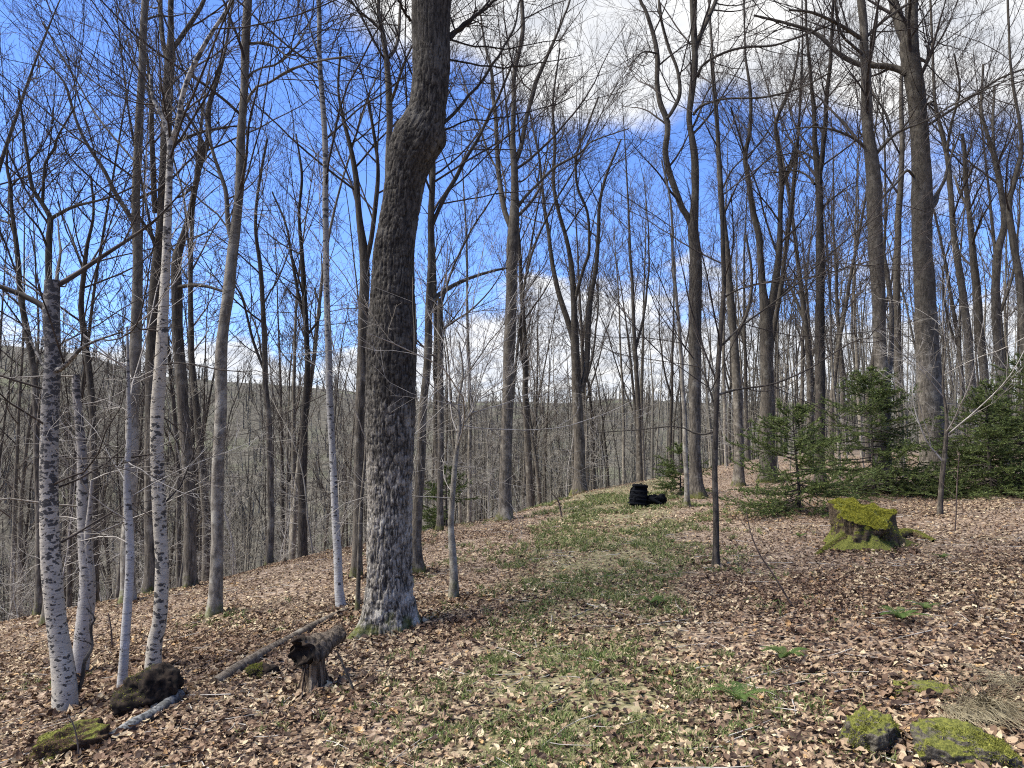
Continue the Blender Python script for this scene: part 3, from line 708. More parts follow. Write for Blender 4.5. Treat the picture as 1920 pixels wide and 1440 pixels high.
  [[(1690, 925, 14), (1688, 780, 13), (1683, 640, 13), (1682, 480, 12), (1686, 380, 11), (1692, 280, 9), (1690, 160, 7), (1698, 60, 5), (1700, 0, 4)]], dict(H=15, crown_y=420)),
 ('grey_tree', 'first grey tree right of the large rough tree, bent like a bow', 'tree', 'grey2', 19,
  [[(1826, 925, 17), (1824, 760, 15), (1816, 650, 14), (1806, 560, 13), (1795, 480, 12), (1788, 430, 10), (1783, 365, 10), (1777, 300, 9), (1768, 250, 8), (1755, 200, 6), (1750, 120, 5), (1745, 0, 4)],
   [(1775, 290, 5), (1785, 230, 5), (1800, 170, 4), (1790, 100, 3)]], dict(H=14, crown_y=440)),
 ('grey_tree', 'knobbly mid grey tree above the rightmost spruce', 'tree', 'brown', 20,
  [[(1850, 925, 17), (1846, 720, 15), (1838, 620, 14), (1831, 540, 14), (1824, 470, 12), (1818, 400, 9), (1812, 350, 9), (1810, 300, 8), (1805, 250, 5)],
   [(1818, 395, 5), (1800, 360, 5), (1790, 330, 3)]], dict(H=10, crown_y=520)),
 ('grey_tree', 'tree near the right picture edge with a long left leaning top', 'tree', 'grey2', 19,
  [[(1885, 925, 17), (1880, 740, 15), (1872, 660, 15), (1866, 560, 14), (1870, 480, 13), (1884, 420, 11), (1878, 367, 10), (1865, 300, 10), (1850, 250, 7), (1840, 200, 5), (1845, 120, 4)],
   [(1864, 300, 5), (1862, 230, 5), (1865, 160, 4)]], dict(H=12, crown_y=420)),
 ('dark_tree', 'dark stem leaning in at the right picture edge', 'tree', 'brown', 15,
  [[(1935, 930, 20), (1928, 740, 17), (1918, 600, 15), (1910, 520, 14), (1898, 450, 12), (1893, 380, 10), (1905, 330, 9), (1915, 270, 7), (1900, 160, 5), (1893, 90, 4), (1890, 0, 4)]], dict(H=12, crown_y=420)),
 ('grey_tree', 'slim forked tree showing above the snapped leftmost birch', 'tree', 'brown', 9.5,
  [[(92, 1080, 16), (92, 800, 14), (91, 560, 12), (91, 480, 12), (94, 430, 11), (97, 410, 10), (82, 384, 8), (60, 350, 7), (50, 290, 6), (43, 250, 5), (36, 170, 3)],
   [(98, 408, 7), (112, 400, 7), (140, 386, 6), (175, 378, 5), (210, 368, 4), (250, 350, 3)], [(80, 378, 6), (82, 330, 5), (85, 302, 5), (100, 282, 5), (108, 255, 4), (140, 200, 3)], [(90, 470, 5), (75, 430, 4), (50, 400, 3), (15, 350, 2)]], dict(H=7, crown_y=470, dens=.7)),
 ('grey_tree', 'thin tree at the left picture edge leaning right towards its foot', 'tree', 'brown', 11,
  [[(75, 1060, 14), (68, 800, 12), (62, 690, 11), (50, 620, 11), (38, 560, 10), (32, 490, 9), (26, 430, 8), (21, 380, 7), (20, 345, 7), (13, 310, 5), (14, 280, 3)],
   [(21, 350, 4), (35, 335, 4), (60, 330, 3)], [(20, 420, 4), (0, 411, 3), (-20, 400, 2)]], dict(H=6, crown_y=600, dens=.7)),
 ('grey_tree', 'crooked tree between the snapped birch and the pale grey tree', 'tree', 'brown', 13,
  [[(178, 1060, 14), (175, 800, 12), (167, 700, 11), (158, 630, 11), (152, 570, 10), (157, 510, 9), (163, 460, 7), (175, 400, 5), (170, 330, 4)],
   [(157, 510, 5), (140, 460, 4), (125, 420, 3)]], dict(H=8, crown_y=620, dens=.8)),
 ('grey_tree', 'Y shaped dark tree between the slender whitened stem and the smooth light grey tree', 'tree', 'dark2', 15,
  [[(568, 1010, 18), (567, 900, 16), (570, 810, 15), (576, 700, 11), (573, 620, 10), (572, 560, 10), (566, 480, 8), (560, 400, 6), (566, 330, 5), (555, 250, 3)],
   [(571, 600, 7), (560, 550, 6), (548, 490, 5), (535, 420, 4), (510, 360, 3)], [(574, 630, 5), (600, 590, 4), (590, 540, 3)]], dict(H=8, crown_y=620, dens=.8)),
 ('sapling', 'crooked grey lichen covered sapling on the bank right of the thick maple', 'sapling', 'grey', None,
  [[(849, 1126, 15), (851, 1080, 14), (848, 1020, 13), (846, 985, 11), (850, 920, 10), (855, 860, 9), (862, 800, 7), (858, 760, 5), (868, 700, 4), (860, 640, 3)],
   [(855, 810, 4), (880, 780, 3), (900, 740, 2)]], dict(H=3, crown_y=860, low=6, dens=.8, twig='twig_pale')),
 ('sapling', 'skinny sapling stem hugging the left side of the thick maple foot', 'sapling', 'brown', None,
  [[(668, 1150, 9), (672, 1060, 8), (676, 960, 7), (686, 860, 5), (690, 760, 4)]], dict(H=3, crown_y=950, dens=.6, twig='twig_pale')),
 ('dark_tree', 'thin dark leaning sapling in front of the smooth beech foot, right of the mossy stump', 'sapling', 'dark2', None,
  [[(1760, 968, 9), (1766, 900, 9), (1772, 840, 8), (1774, 780, 6), (1768, 720, 4), (1775, 640, 3)]], dict(H=4, crown_y=900, dens=.8, twig='twig_pale')),
 ('grey_tree', 'pale thin pole just left of the forked tree foot', 'tree', 'grey', 14.5,
  [[(1287, 932, 9), (1286, 860, 9), (1283, 760, 8), (1276, 660, 7), (1268, 560, 6), (1262, 480, 5), (1256, 380, 4), (1240, 300, 3)]], dict(H=9, crown_y=620, dens=.7)),
 ('grey_tree', 'leaning thin tree whose broken branch slants across the birches from behind', 'tree', 'brown', 13,
  [[(505, 1035, 14), (508, 940, 12), (505, 820, 11), (498, 700, 10), (495, 600, 9), (489, 500, 8), (480, 420, 6), (486, 340, 5), (500, 260, 4)],
   [(498, 700, 5), (475, 640, 5), (455, 560, 4), (430, 520, 3)]], dict(H=8, crown_y=700, dens=.9)),
]
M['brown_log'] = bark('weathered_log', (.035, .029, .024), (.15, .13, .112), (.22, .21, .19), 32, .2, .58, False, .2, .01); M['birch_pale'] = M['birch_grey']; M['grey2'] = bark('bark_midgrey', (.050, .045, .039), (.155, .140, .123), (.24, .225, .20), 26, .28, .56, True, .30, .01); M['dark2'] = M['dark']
heroes = []
for i, (nm, lb, ct, mt, Y, st, op) in enumerate(HER):
    res = hero(nm, lb, ct, M[mt], Y, st, seed=i*13+5, **{**({'flare': .10} if 'birch' in mt else {}), **op}); heroes.append(res)
HX = np.array([[h[2][0], h[2][1]] for h in heroes])

# ------------------------------------------------------------------ background trees: prototypes and copies
def proto(seed, H, r0, fork, mat, twm, kind='tree', tw=.0036):
    r = np.random.default_rng(seed)
    K = 26
    P, R = grow(r, np.array([[0, 0, -.3]]), np.array([[0, 0, 1.]]), np.array([H]), K, .022, .035, np.array([r0]), np.array([.01]), .85)
    b = Bag(); wob = lambda q: 1+.16*(fbm(q*np.array([7, 7, 3.]), 2, seed)-.5)
    b.tubes(P, R, 8, wob); Ps, Rs, Ls = [P[0]], [R[0]], [H*.7]
    for j in range(fork):
        k = int(K*r.uniform(.28, .6)); d = norm(P[0, k+1]-P[0, k]); q = norm(np.array([*r.normal(size=2), 0])); a = r.uniform(.18, .42)
        A, B = grow(r, P[:1, k], (d+a*q)[None], np.array([(H*(1-k/K))*r.uniform(.75, .98)]), K, .05, .06, R[:1, k]*r.uniform(.55, .8), np.array([.008]), .9)
        b.tubes(A, B, 7, wob); Ps.append(A[0]); Rs.append(B[0]); Ls.append(H*(1-k/K))
    trunk = b.mesh('trunk', mat)
    c = Bag(); P = np.stack(Ps); R = np.stack(Rs); L = np.array(Ls)
    s, d, rr, t, pi = spawn(r, P, R, 14, .34, 1., 26, 52)
    keep = ~((pi == 0) & (t < .38) & (r.random(len(t)) < .5))
    s, d, rr, t, pi = s[keep], d[keep], rr[keep], t[keep], pi[keep]
    ln = H*r.uniform(.10, .26, len(t))*(1.2-.75*t)
    A, B = grow(r, s, d, ln, 10, .07, .06, np.clip(rr*.42, .008, .06), np.full(len(t), .005)); c.tubes(A, B, 4)
    limb_levels(r, A, B, ln, [(5, .15, 1, 18, 42, .38, .72, 6, .08, .06, .6, tw*1.5, 3, 0), (3, .1, 1, 18, 44, .38, .74, 4, .09, .05, .7, tw, 3, 0), (3, .1, 1, 20, 46, .4, .75, 2, .12, .04, .8, tw*.8, 3, 0)], c, 3)
    # a few dead side twigs low on the bole
    s, d, rr, t, pi = spawn(r, P[:1], R[:1], 9, .08, .45, 60, 100)
    A, B = grow(r, s, d, r.uniform(.4, 1.6, len(t)), 5, .2, 0, np.full(len(t), .009), np.full(len(t), .004)); c.tubes(A, B, 3)
    return trunk, c.mesh('crown', twm)

protos = []
for j, (H, r0, f) in enumerate([(14, .10, 0), (15.5, .13, 1), (12.5, .075, 0), (13.5, .085, 0), (16, .13, 1), (11, .055, 0), (14.5, .09, 0), (12, .06, 0), (15, .11, 1), (10, .045, 0)]):
    protos.append(proto(500+j, H, r0, f, M['brown'] if j % 3 else M['bark_far'], M['twig'] if j % 4 else M['twig_brown']))

ZONES = [(95, 'at the far left behind the snapped birch'), (240, 'between the front birch clump and the pale grey tree'), (320, 'close beside the bright speckled birch'),
         (405, 'between the speckled birch and the smooth light grey tree'), (500, 'just right of the smooth light grey tree'), (620, 'left of the slender whitened stem'), (735, 'between the whitened stem and the thick maple'),
         (860, 'right of the thick maple behind the crooked sapling'), (960, 'just left of the straight central tree'), (1080, 'between the central tree and the three stemmed tree'), (1190, 'right of the three stemmed tree, left of the backpack'),
         (1310, 'above the backpack left of the forked tree'), (1440, 'between the forked tree and the twin stemmed tree'), (1540, 'above the small spruce left of the near black tree'), (1650, 'between the near black tree and the smooth beech'),
         (1750, 'between the beech and the large rough tree'), (1850, 'right of the large rough tree above the spruces'), (99999, 'along the right picture edge')]
def zone(x, y): 
    px = 960+FPX*x/y
    return next(t for lim, t in ZONES if px < lim)
r = np.random.default_rng(77)
first = {}
n_bg = 0
placed = [(h[0], h[1]) for h in HX]
def try_place(x, y, mind):
    for (a, b_) in placed:
        if (a-x)**2+(b_-y)**2 < mind**2: return False
    placed.append((x, y)); return True
tries = 0
while n_bg < 258 and tries < 20000:
    tries += 1
    u = r.uniform(-.80, .80); y = 13+r.random()**1.25*48; x = u*y
    yc = float(np.interp(x, CX, CY))
    if x < 7.0:
        if y < yc+.8: continue
    elif y < 17.5+.3*(x-7): continue
    if not try_place(x, y, 1.3 if y < 30 else 1.0): continue
    j = int(r.integers(len(protos))); z = float(height(x, y))
    s = r.uniform(.78, 1.1)
    rz = r.uniform(0, 6.28)
    zt = zone(x, y); dd_ = 'nearer' if y < 30 else 'distant'
    gl = (f'{dd_} thin bare background tree {zt}', f'{dd_} background trees {zt}')
    if j in first:
        o = copy_tree(first[j], (x, y, z), rz, s)
    else:
        o = empty('bare_tree', (x, y, z), '', 'tree'); o.rotation_euler = (0, 0, rz); o.scale = (s,)*3
        obj('trunk', protos[j][0], o); obj('crown', protos[j][1], o, kind='stuff'); first[j] = o
    o['label'] = gl[0]; o['group'] = gl[1]; n_bg += 1

# understorey saplings and brush with fine pale twigs
def sap_proto(seed, H, twm):
    r = np.random.default_rng(seed)
    P, R = grow(r, np.array([[0, 0, -.1]]), np.array([[r.normal()*.12, r.normal()*.12, 1.]]), np.array([H]), 16, .07, .03, np.array([.006+.0035*H]), np.array([.003]), .9)
    b = Bag(); b.tubes(P, R, 6)
    c = Bag(); limb_levels(r, P, R, np.array([H*.9]), [(16, .18, 1, 40, 80, .22, .5, 6, .15, .02, .6, .0028, 3, .3), (6, .15, 1, 25, 60, .35, .6, 4, .18, .02, .7, .002, 3, .3), (3, .1, 1, 25, 60, .4, .7, 3, .18, .02, .8, .0015, 3, .2)], c, 3)
    return b.mesh('stem', twm), c.mesh('twigs', twm)
saps = [sap_proto(900+j, h, M['twig_pale'] if j % 2 else M['twig_far']) for j, h in enumerate([2.6, 3.4, 4.4, 1.8, 5.2, 3.0])]
sfirst = {}
n_s = 0; tries = 0
while n_s < 85 and tries < 9000:
    tries += 1
    u = r.uniform(-.74, .74); y = 8.5+r.random()*20; x = u*y; yc = float(np.interp(x, CX, CY))
    if x < 6:
        if y < yc+.3: continue
    elif y < 15: continue
    if x > 2 and r.random() < .55: continue
    if not try_place(x, y, .5): continue
    j = int(r.integers(len(saps))); z = float(height(x, y)); s = r.uniform(.8, 1.15); rz = r.uniform(0, 6.28)
    zt = zone(x, y)
    gl = (f'pale twiggy brush sapling {zt}', f'brush saplings {zt}')
    if j in sfirst: o = copy_tree(sfirst[j], (x, y, z), rz, s)
    else:
        o = empty('sapling', (x, y, z), '', 'sapling'); o.rotation_euler = (0, 0, rz); o.scale = (s,)*3
        obj('stem', saps[j][0], o); obj('twigs', saps[j][1], o, kind='stuff'); sfirst[j] = o
    o['label'] = gl[0]; o['group'] = gl[1]; n_s += 1

# far woods as one mass
def woods(name, N, y0, y1, seed, H0, H1, thick, mat, spread=.9, dense=1.0):
    r = np.random.default_rng(seed); b = Bag()
    vs_ = []
    for j in range(7):
        m = Bag(); P, R = grow(r, np.array([[0, 0, -.05]]), np.array([[0, 0, 1.]]), np.array([1.05]), 6, .04, .03, np.array([thick]), np.array([thick*.15]))
        m.tubes(P, R, 4)
        s, d, rr, t, pi = spawn(r, P, R, int(13*dense), .22, 1, 25, 60); ln = r.uniform(.12, .30, len(t))*(1.2-.7*t)
        A, B = grow(r, s, d, ln, 3, .1, .1, rr*.5, np.full(len(t), thick*.12)); m.tubes(A, B, 3)
        s, d, rr, t, pi = spawn(r, A, B, 5, .1, 1, 20, 55); l2 = ln[pi]*r.uniform(.4, .8, len(t))
        A, B = grow(r, s, d, l2, 2, .1, .1, np.maximum(rr*.7, thick*.16), np.full(len(t), thick*.06)); m.tubes(A, B, 3)
        vs_.append((np.concatenate(m.v), np.concatenate(m.q)))
    u = r.uniform(-spread, spread, N); y = y0+(y1-y0)*r.random(N)**1.1; x = u*y; z = height(x, y)
    for i in range(N):
        v, q = vs_[i % 7]; a = r.uniform(0, 6.28); h = r.uniform(H0, H1); c_, s_ = math.cos(a), math.sin(a)
        vv = np.empty_like(v); vv[:, 0] = (v[:, 0]*c_-v[:, 1]*s_)*h+x[i]; vv[:, 1] = (v[:, 0]*s_+v[:, 1]*c_)*h+y[i]; vv[:, 2] = v[:, 2]*h+z[i]
        b.add(vv, q=q)
    o = obj(name, b.mesh(name, mat), kind='stuff')
    return tag(o, 'grey mass of bare woodland filling the valley behind the nearer trees', 'woodland') if name == 'valley_woodland' else tag(o, 'bare trees clothing the far hillside up to the ridge line', 'woodland')
woods('valley_woodland', 1700, 40, 160, 5, 9, 14, .0075, M['wood_mass'], .9, .5)
woods('hillside_woodland', 1500, 170, 665, 6, 9, 17, .034, M['wood_mass'], .85, .55)

# ------------------------------------------------------------------ spruces
def spruce(label, px, py, top_py, Y=None, spread=.5, seed=0, dens=1.0, group='young spruces at the right'):
    r = np.random.default_rng(seed)
    if Y is None: g = ground_at(px, py); Y = g[1]; x = g[0]
    else: x = at_depth(px, 800, Y)[0][0]
    gz = float(height(x, Y)); H = at_depth(px, top_py, Y)[0][2]-gz
    origin = np.array([x, Y, gz])
    root = empty('young_spruce', origin, label, 'spruce', group)
    P, R = grow(r, np.array([[0, 0, -.05]]), np.array([[0, 0, 1.]]), np.array([H+.05]), 22, .012, .03, np.array([.012+.011*H]), np.array([.004]), 1)
    b = Bag(); b.tubes(P, R, 8); obj('trunk', b.mesh('trunk', M['dark']), root)
    nb = int(34*H*dens)
    t = np.sort(.08+.90*r.random(nb)**1.25); k = t*21; ki = k.astype(int); f = (k-ki)[:, None]
    s = P[0, ki]*(1-f)+P[0, np.minimum(ki+1, 21)]*f
    az = r.uniform(0, 2*np.pi, nb); ln = spread*1.25*H*(1-t)**.75*r.uniform(.7, 1.12, nb)+.06
    rise = .02+.75*t**1.4
    d = np.stack([np.cos(az), np.sin(az), rise+r.normal(size=nb)*.07], -1)
    A, B = grow(r, s, d, ln, 8, .05, -.01, np.clip(.0035+.006*ln, .003, .014), np.full(nb, .002))
    u_ = np.linspace(0, 1, 8)[None]; A[:, :, 2] += (-.42*u_+.30*u_**2.2)*ln[:, None]*(1-t[:, None])
    c = Bag(); c.tubes(A, B, 3)
    # side twigs in the plane of the branch
    n2 = 16
    ss, dd, rr2, t2, pi = spawn(r, A, B, n2, .16, 1, 40, 60, .85)
    l2 = ln[pi]*.30*(1.25-t2)*r.uniform(.6, 1.2, len(t2))+.04
    A2, B2 = grow(r, ss, dd, l2, 3, .08, -.03, np.full(len(l2), .0028), np.full(len(l2), .0014)); c.tubes(A2, B2, 3)
    obj('branches', c.mesh('branches', M['twig']), root, kind='stuff')
    # needles along twigs and outer branches
    def needles(A, L, per, t0, out):
        n = np.maximum(3, (L*per).astype(int)); pi = np.repeat(np.arange(len(A)), n); t = t0+(1-t0)*r.random(len(pi)); K = A.shape[1]
        k = t*(K-1); ki = np.minimum(k.astype(int), K-2); f = (k-ki)[:, None]
        p = A[pi, ki]*(1-f)+A[pi, ki+1]*f; T = norm(A[pi, ki+1]-A[pi, ki])
        q = r.normal(size=T.shape); q[:, 2] = np.abs(q[:, 2])*.5-.15; q = norm(q-(q*T).sum(1, keepdims=True)*T)
        dn = norm(T*.75+q); w_ = norm(np.cross(dn, r.normal(size=dn.shape)))*r.uniform(.0016, .0028, (len(p), 1))*nw
        le = r.uniform(.014, .026, (len(p), 1))*nl
        v = np.stack([p-w_, p+w_, p+dn*le], 1); out.add(v, t=np.arange(len(p)*3).reshape(-1, 3))
    nw, nl = 3.1, 1.9
    nd = Bag(); needles(A2, l2, 170, 0, nd); needles(A, ln, 150, .2, nd)
    obj('needles', nd.mesh('needles', M['needle'], False), root, kind='stuff')
    return root
spruce('small open spruce left of the mossy stump with drooping lower boughs', 1500, 962, 762, None, .80, 11, 1.25)
spruce('tallest middle spruce right behind the mossy stump', 1640, 930, 690, None, .66, 12, 1.35)
spruce('dense dark spruce cut by the right picture edge', 1915, 915, 650, 14.5, .6, 13, 1.5)
spruce('short spruce filling the gap left of the dense dark one', 1855, 900, 720, 14.0, .6, 14, 1.2)
spruce('little spruce tucked between the middle spruce and the right hand pair', 1765, 900, 800, 17, .5, 17, 1.0)
spruce('little dark spruce just behind the backpack on the crest', 1275, 915, 835, 17.5, .75, 15, 1.0)
spruce('low dark spruce in the brush right of the thick maple', 838, 985, 880, 15.5, .7, 16, .8)

# ------------------------------------------------------------------ blobs: rocks, stump, mounds
def blob_mesh(name, size, seed, mat, sub=5, amp=.25, freq=2.2, fine=.03, box=.0, fn=None):
    import bmesh
    bm = bmesh.new(); bmesh.ops.create_icosphere(bm, subdivisions=sub, radius=1.0)
    v = np.array([x.co[:] for x in bm.verts]); f = np.array([[l.index for l in q.verts] for q in bm.faces]); bm.free()
    if box: 
        m = np.max(np.abs(v), axis=1, keepdims=True); v = v*(1-box)+v/m*box
    d = 1+amp*2*(fbm(v*freq+seed, 3, seed)-.5)+fine*2*(fbm(v*freq*7, 2, seed+9)-.5)
    v = v*d[:, None]*np.array(size)
    if fn: v = fn(v)
    return mesh_np(name, v, [f], mat)

def moss_fuzz(name, me_obj_verts, faces, n, parent, h=(.006, .018), mat='moss', cond=None, seed=1, off=(0, 0, 0)):
    """short moss blades on the upward faces"""
    r = np.random.default_rng(seed)
    V = np.asarray(me_obj_verts); F = np.asarray(faces)
    a, b, c = V[F[:, 0]], V[F[:, 1]], V[F[:, 2]]; cr = np.cross(b-a, c-a); ar = np.linalg.norm(cr, axis=1); nn = norm(cr)
    wgt = ar*(cond(nn, (a+b+c)/3) if cond else np.clip(nn[:, 2], 0, 1)); wgt = wgt/wgt.sum()
    i = r.choice(len(F), n, p=wgt); u = r.random((n, 2)); m = u.sum(1) > 1; u[m] = 1-u[m]
    p = a[i]+(b[i]-a[i])*u[:, :1]+(c[i]-a[i])*u[:, 1:]; d = norm(nn[i]+.55*r.normal(size=(n, 3)))
    wv = norm(np.cross(d, r.normal(size=(n, 3))))*.0022; L = r.uniform(*h, (n, 1))
    v = np.stack([p-wv, p+wv, p+d*L], 1)+np.asarray(off)
    return obj(name, mesh_np(name, v, [np.arange(n*3).reshape(-1, 3)], M[mat], False), parent, kind='stuff')

def me_arrays(me):
    v = np.zeros(len(me.vertices)*3, np.float32); me.vertices.foreach_get('co', v); v = v.reshape(-1, 3)
    me.calc_loop_triangles(); t = np.zeros(len(me.loop_triangles)*3, np.int32); me.loop_triangles.foreach_get('vertices', t)
    return v.astype(float), t.reshape(-1, 3)

def mossy_stump():
    ax0, ay0 = np.cos, np.sin
    g = ground_at(1622, 1030); m = g[1]/FPX; Y = g[1]+.22; gx = g[0]*Y/g[1]; o = np.array([gx, Y, float(height(gx, Y))])
    root = empty('mossy_stump', o, 'old cut stump capped with bright yellow green moss, roots splayed', 'stump')
    K, S = 60, 110
    z = np.linspace(-.06, 1, K); H = 60*m; th = np.arange(S)*2*np.pi/S
    R0 = 50*m
    ZZ, TH = np.meshgrid(z, th, indexing='ij')
    hh = np.clip(ZZ, 0, 1)
    lobes = 1+.10*np.sin(3*TH+1)+.07*np.sin(5*TH+2)+.06*np.sin(8*TH)
    flare = np.exp(-hh/.26)*(.62*np.clip(np.cos(TH-np.pi*1.12), 0, 1)**4+.85*np.clip(np.cos(TH-np.pi*.02), 0, 1)**10+.35*np.clip(np.cos(TH-np.pi*1.55), 0, 1)**6+.12)
    rad = R0*(lobes*(1-.06*hh)+flare+.07*hh**8+.10*(vnoise(np.stack([ax0(TH)*2.5, ay0(TH)*2.5, ZZ*2.5], -1), 41)-.5)*2)
    ax, ay = np.cos(TH), np.sin(TH)
    fur = np.abs(vnoise(np.stack([ax*5, ay*5, ZZ*1.6], -1), 3)*2-1)
    rad = rad+.06*(np.minimum(fur/.3, 1)-.6)+.02*(fbm(np.stack([ax*9, ay*9, ZZ*8], -1), 2, 5)-.5)
    # rotten hollow facing the camera
    hol = np.exp(-((np.angle(np.exp(1j*(TH-np.pi*1.60)))/.26)**2))*np.exp(-((ZZ-.33)/.30)**2); rad = rad-.17*hol
    X = ax*rad; Yv = ay*rad; Z = ZZ*H
    lip = .05*(fbm(np.stack([ax*2, ay*2, 0*ZZ], -1), 2, 8)-.5)*hh**6
    Z = Z+lip*2.2+(.04*(ax*-.5+.1)+.13*ay)*hh**2
    # close the top with rings
    rings = []
    topr = rad[-1]; 
    for q in np.linspace(.93, 0.02, 12):
        x = ax[-1]*topr*q; y = ay[-1]*topr*q
        zt = H+(lip[-1]*2.2+.04*(ax[-1]*-.5+.1)+.13*ay[-1])*q+.12*(fbm(np.stack([x*9, y*9, 0*x], -1), 2, 4)-.4)+.03*(1-q)
        rings.append(np.stack([x, y, zt], -1))
    V = np.concatenate([np.stack([X, Yv, Z], -1), np.stack(rings)], 0); KK = V.shape[0]
    idx = np.arange(KK*S).reshape(KK, S); a = idx[:-1]; b = idx[1:]
    q = np.stack([a, np.roll(a, -1, 1), np.roll(b, -1, 1), b], -1).reshape(-1, 4)
    me = mesh_np('bole', V.reshape(-1, 3), [q], M['stumpwood']); obj('bole', me, root)
    v, f = me_arrays(me)
    moss_fuzz('moss', v, f, 34000, root, (.008, .026), 'moss_yellow', lambda n, c: np.where((n[:, 2] > .55) & (c[:, 2] > H*.5), 1.0, .0)+.06*np.clip(fbm(c*7, 2, 5)*2.4-1.1, 0, 1), 3)
    # mossy root running to the right
    on = lambda px, py, up: (lambda g: np.array([g[0], g[1], float(height(g[0], g[1]))+up])-o)(ground_at(px, py))
    Q, L = resample([[.18, .0, .18, .07], [.30, .0, .11, .06], [*on(1708, 1004, .035), .052], [*on(1752, 1018, .01), .035]], 34); b = Bag(); b.tubes(Q[None, :, :3], Q[None, :, 3], 12, lambda q: 1+.4*(fbm(q*14, 2, 3)-.5))
    me = b.mesh('root', M['mosswood']); obj('root', me, root); v, f = me_arrays(me); moss_fuzz('moss', v, f, 3500, root, (.008, .022), seed=4)
    Q, L = resample([[-.16, -.06, .24, .07], [-.26, -.10, .12, .065], [*on(1552, 1034, .02), .045], [*on(1530, 1042, .0), .02]], 30); b = Bag(); b.tubes(Q[None, :, :3], Q[None, :, 3], 12, lambda q: 1+.4*(fbm(q*14, 2, 6)-.5))
    me = b.mesh('root', M['mosswood']); obj('root', me, root); v, f = me_arrays(me); moss_fuzz('moss', v, f, 2500, root, (.008, .022), seed=5)
mossy_stump()

def place(px, py): 
    g = ground_at(px, py); return np.array([g[0], g[1], float(height(g[0], g[1]))])

def rock(label, px, py, size, rz, seed, dz=0, mat='mossrock', box=.45, fuzz=7000, name='mossy_rock', cat='rock', tilt=(0, 0)):
    o = place(px, py)+np.array([0, 0, dz])
    me = blob_mesh('surface', size, seed, M[mat], 6, .34, 1.7, .07, box)
    root = empty(name, o, label, cat); root.rotation_euler = (tilt[0], tilt[1], rz)
    obj('surface', me, root)
    v, f = me_arrays(me)
    if fuzz: moss_fuzz('moss', v, f, fuzz, root, (.005, .014), seed=seed, cond=lambda n, c: np.clip(n[:, 2]+.2, 0, 1)*np.clip(fbm(c*9+seed, 2, 5)*4-2.0, 0, 1))
    return root
rock('angular mossy rock at the bottom edge, lower right', 1632, 1400, (.125, .12, .14), .5, 4, .015, fuzz=3500, tilt=(.15, -.2))
rock('broad mossy rock with dry grass lying over it, bottom right', 1805, 1420, (.21, .15, .13), -.3, 9, -.01, fuzz=3500, tilt=(.2, .1))
rock('low mossy hump half buried in leaves above the two mossy rocks', 1745, 1300, (.22, .12, .07), -.2, 14, -.025, fuzz=1200)

# rotten chunk, root mound, logs at the left
def log_along(name, label, pts, mat, cat='log', rough=.10, sides=18, ends=True, group=None, endmat=None, hollow=False, lift=.6, parent=None):
    """pts: (px, py, diameter px) of the log's centre line where it lies on the ground"""
    P = []
    for (x, y, d) in pts:
        g = ground_at(x, y); rad = d*g[1]/FPX/2
        P.append([g[0], g[1], float(height(g[0], g[1]))+rad*lift, rad])
    o = np.array(P[len(P)//2][:3]); Q, L = resample(P, max(14, int(L_ if False else 60)))
    Q[:, :3] -= o
    b = Bag(); b.tubes(Q[None, :, :3], Q[None, :, 3], sides, lambda q: 1+rough*2*(fbm(q*np.array([14, 14, 14]), 2, len(label))-.5))
    root = empty(name, o, label, cat, group)
    obj('bark', b.mesh('bark', mat), root)
    for e, s in ((0, 1), (-1, -1)):                              # sawn or broken end faces
        c = Q[e, :3]; rad = Q[e, 3]*1.0; T = norm(Q[1, :3]-Q[0, :3]) if e == 0 else norm(Q[-1, :3]-Q[-2, :3])
        ref = np.array([0, .15, 1.]); U = norm(np.cross(T, ref)); V = np.cross(T, U); n = 20; th = np.arange(n)*2*np.pi/n
        ring = c+rad*(np.cos(th)[:, None]*U+np.sin(th)[:, None]*V)*.99
        inn = c+rad*.5*(np.cos(th)[:, None]*U+np.sin(th)[:, None]*V)+T*s*(rad*1.2 if hollow else .004)
        vv = np.vstack([ring, inn, [c+T*s*(rad*1.6 if hollow else .006)]]); i = np.arange(n); j = np.roll(i, -1)
        obj('end_face', mesh_np('end_face', vv, [np.stack([i, j, n+j, n+i], -1), np.stack([n+i, n+j, np.full(n, 2*n)], -1)], endmat or M['wood']), root)
    return root
L_ = 0
log_along('fallen_log', 'long grey fallen trunk lying downhill left of the split stump', [(652, 1148, 12), (600, 1172, 14), (540, 1205, 16), (480, 1240, 20), (440, 1264, 22), (402, 1288, 20)], M['brown_log'])
log_along('fallen_pole', 'thin straight fallen pole on the leaves uphill of the long fallen trunk', [(632, 1142, 6), (560, 1168, 6), (500, 1190, 7), (455, 1214, 6)], M['brown_log'])
log_along('lichen_log', 'short log crusted with blue grey lichen next to the dark root mound', [(336, 1312, 22), (290, 1345, 22), (240, 1372, 22), (190, 1402, 18)], M['lichenlog'], rough=.2)

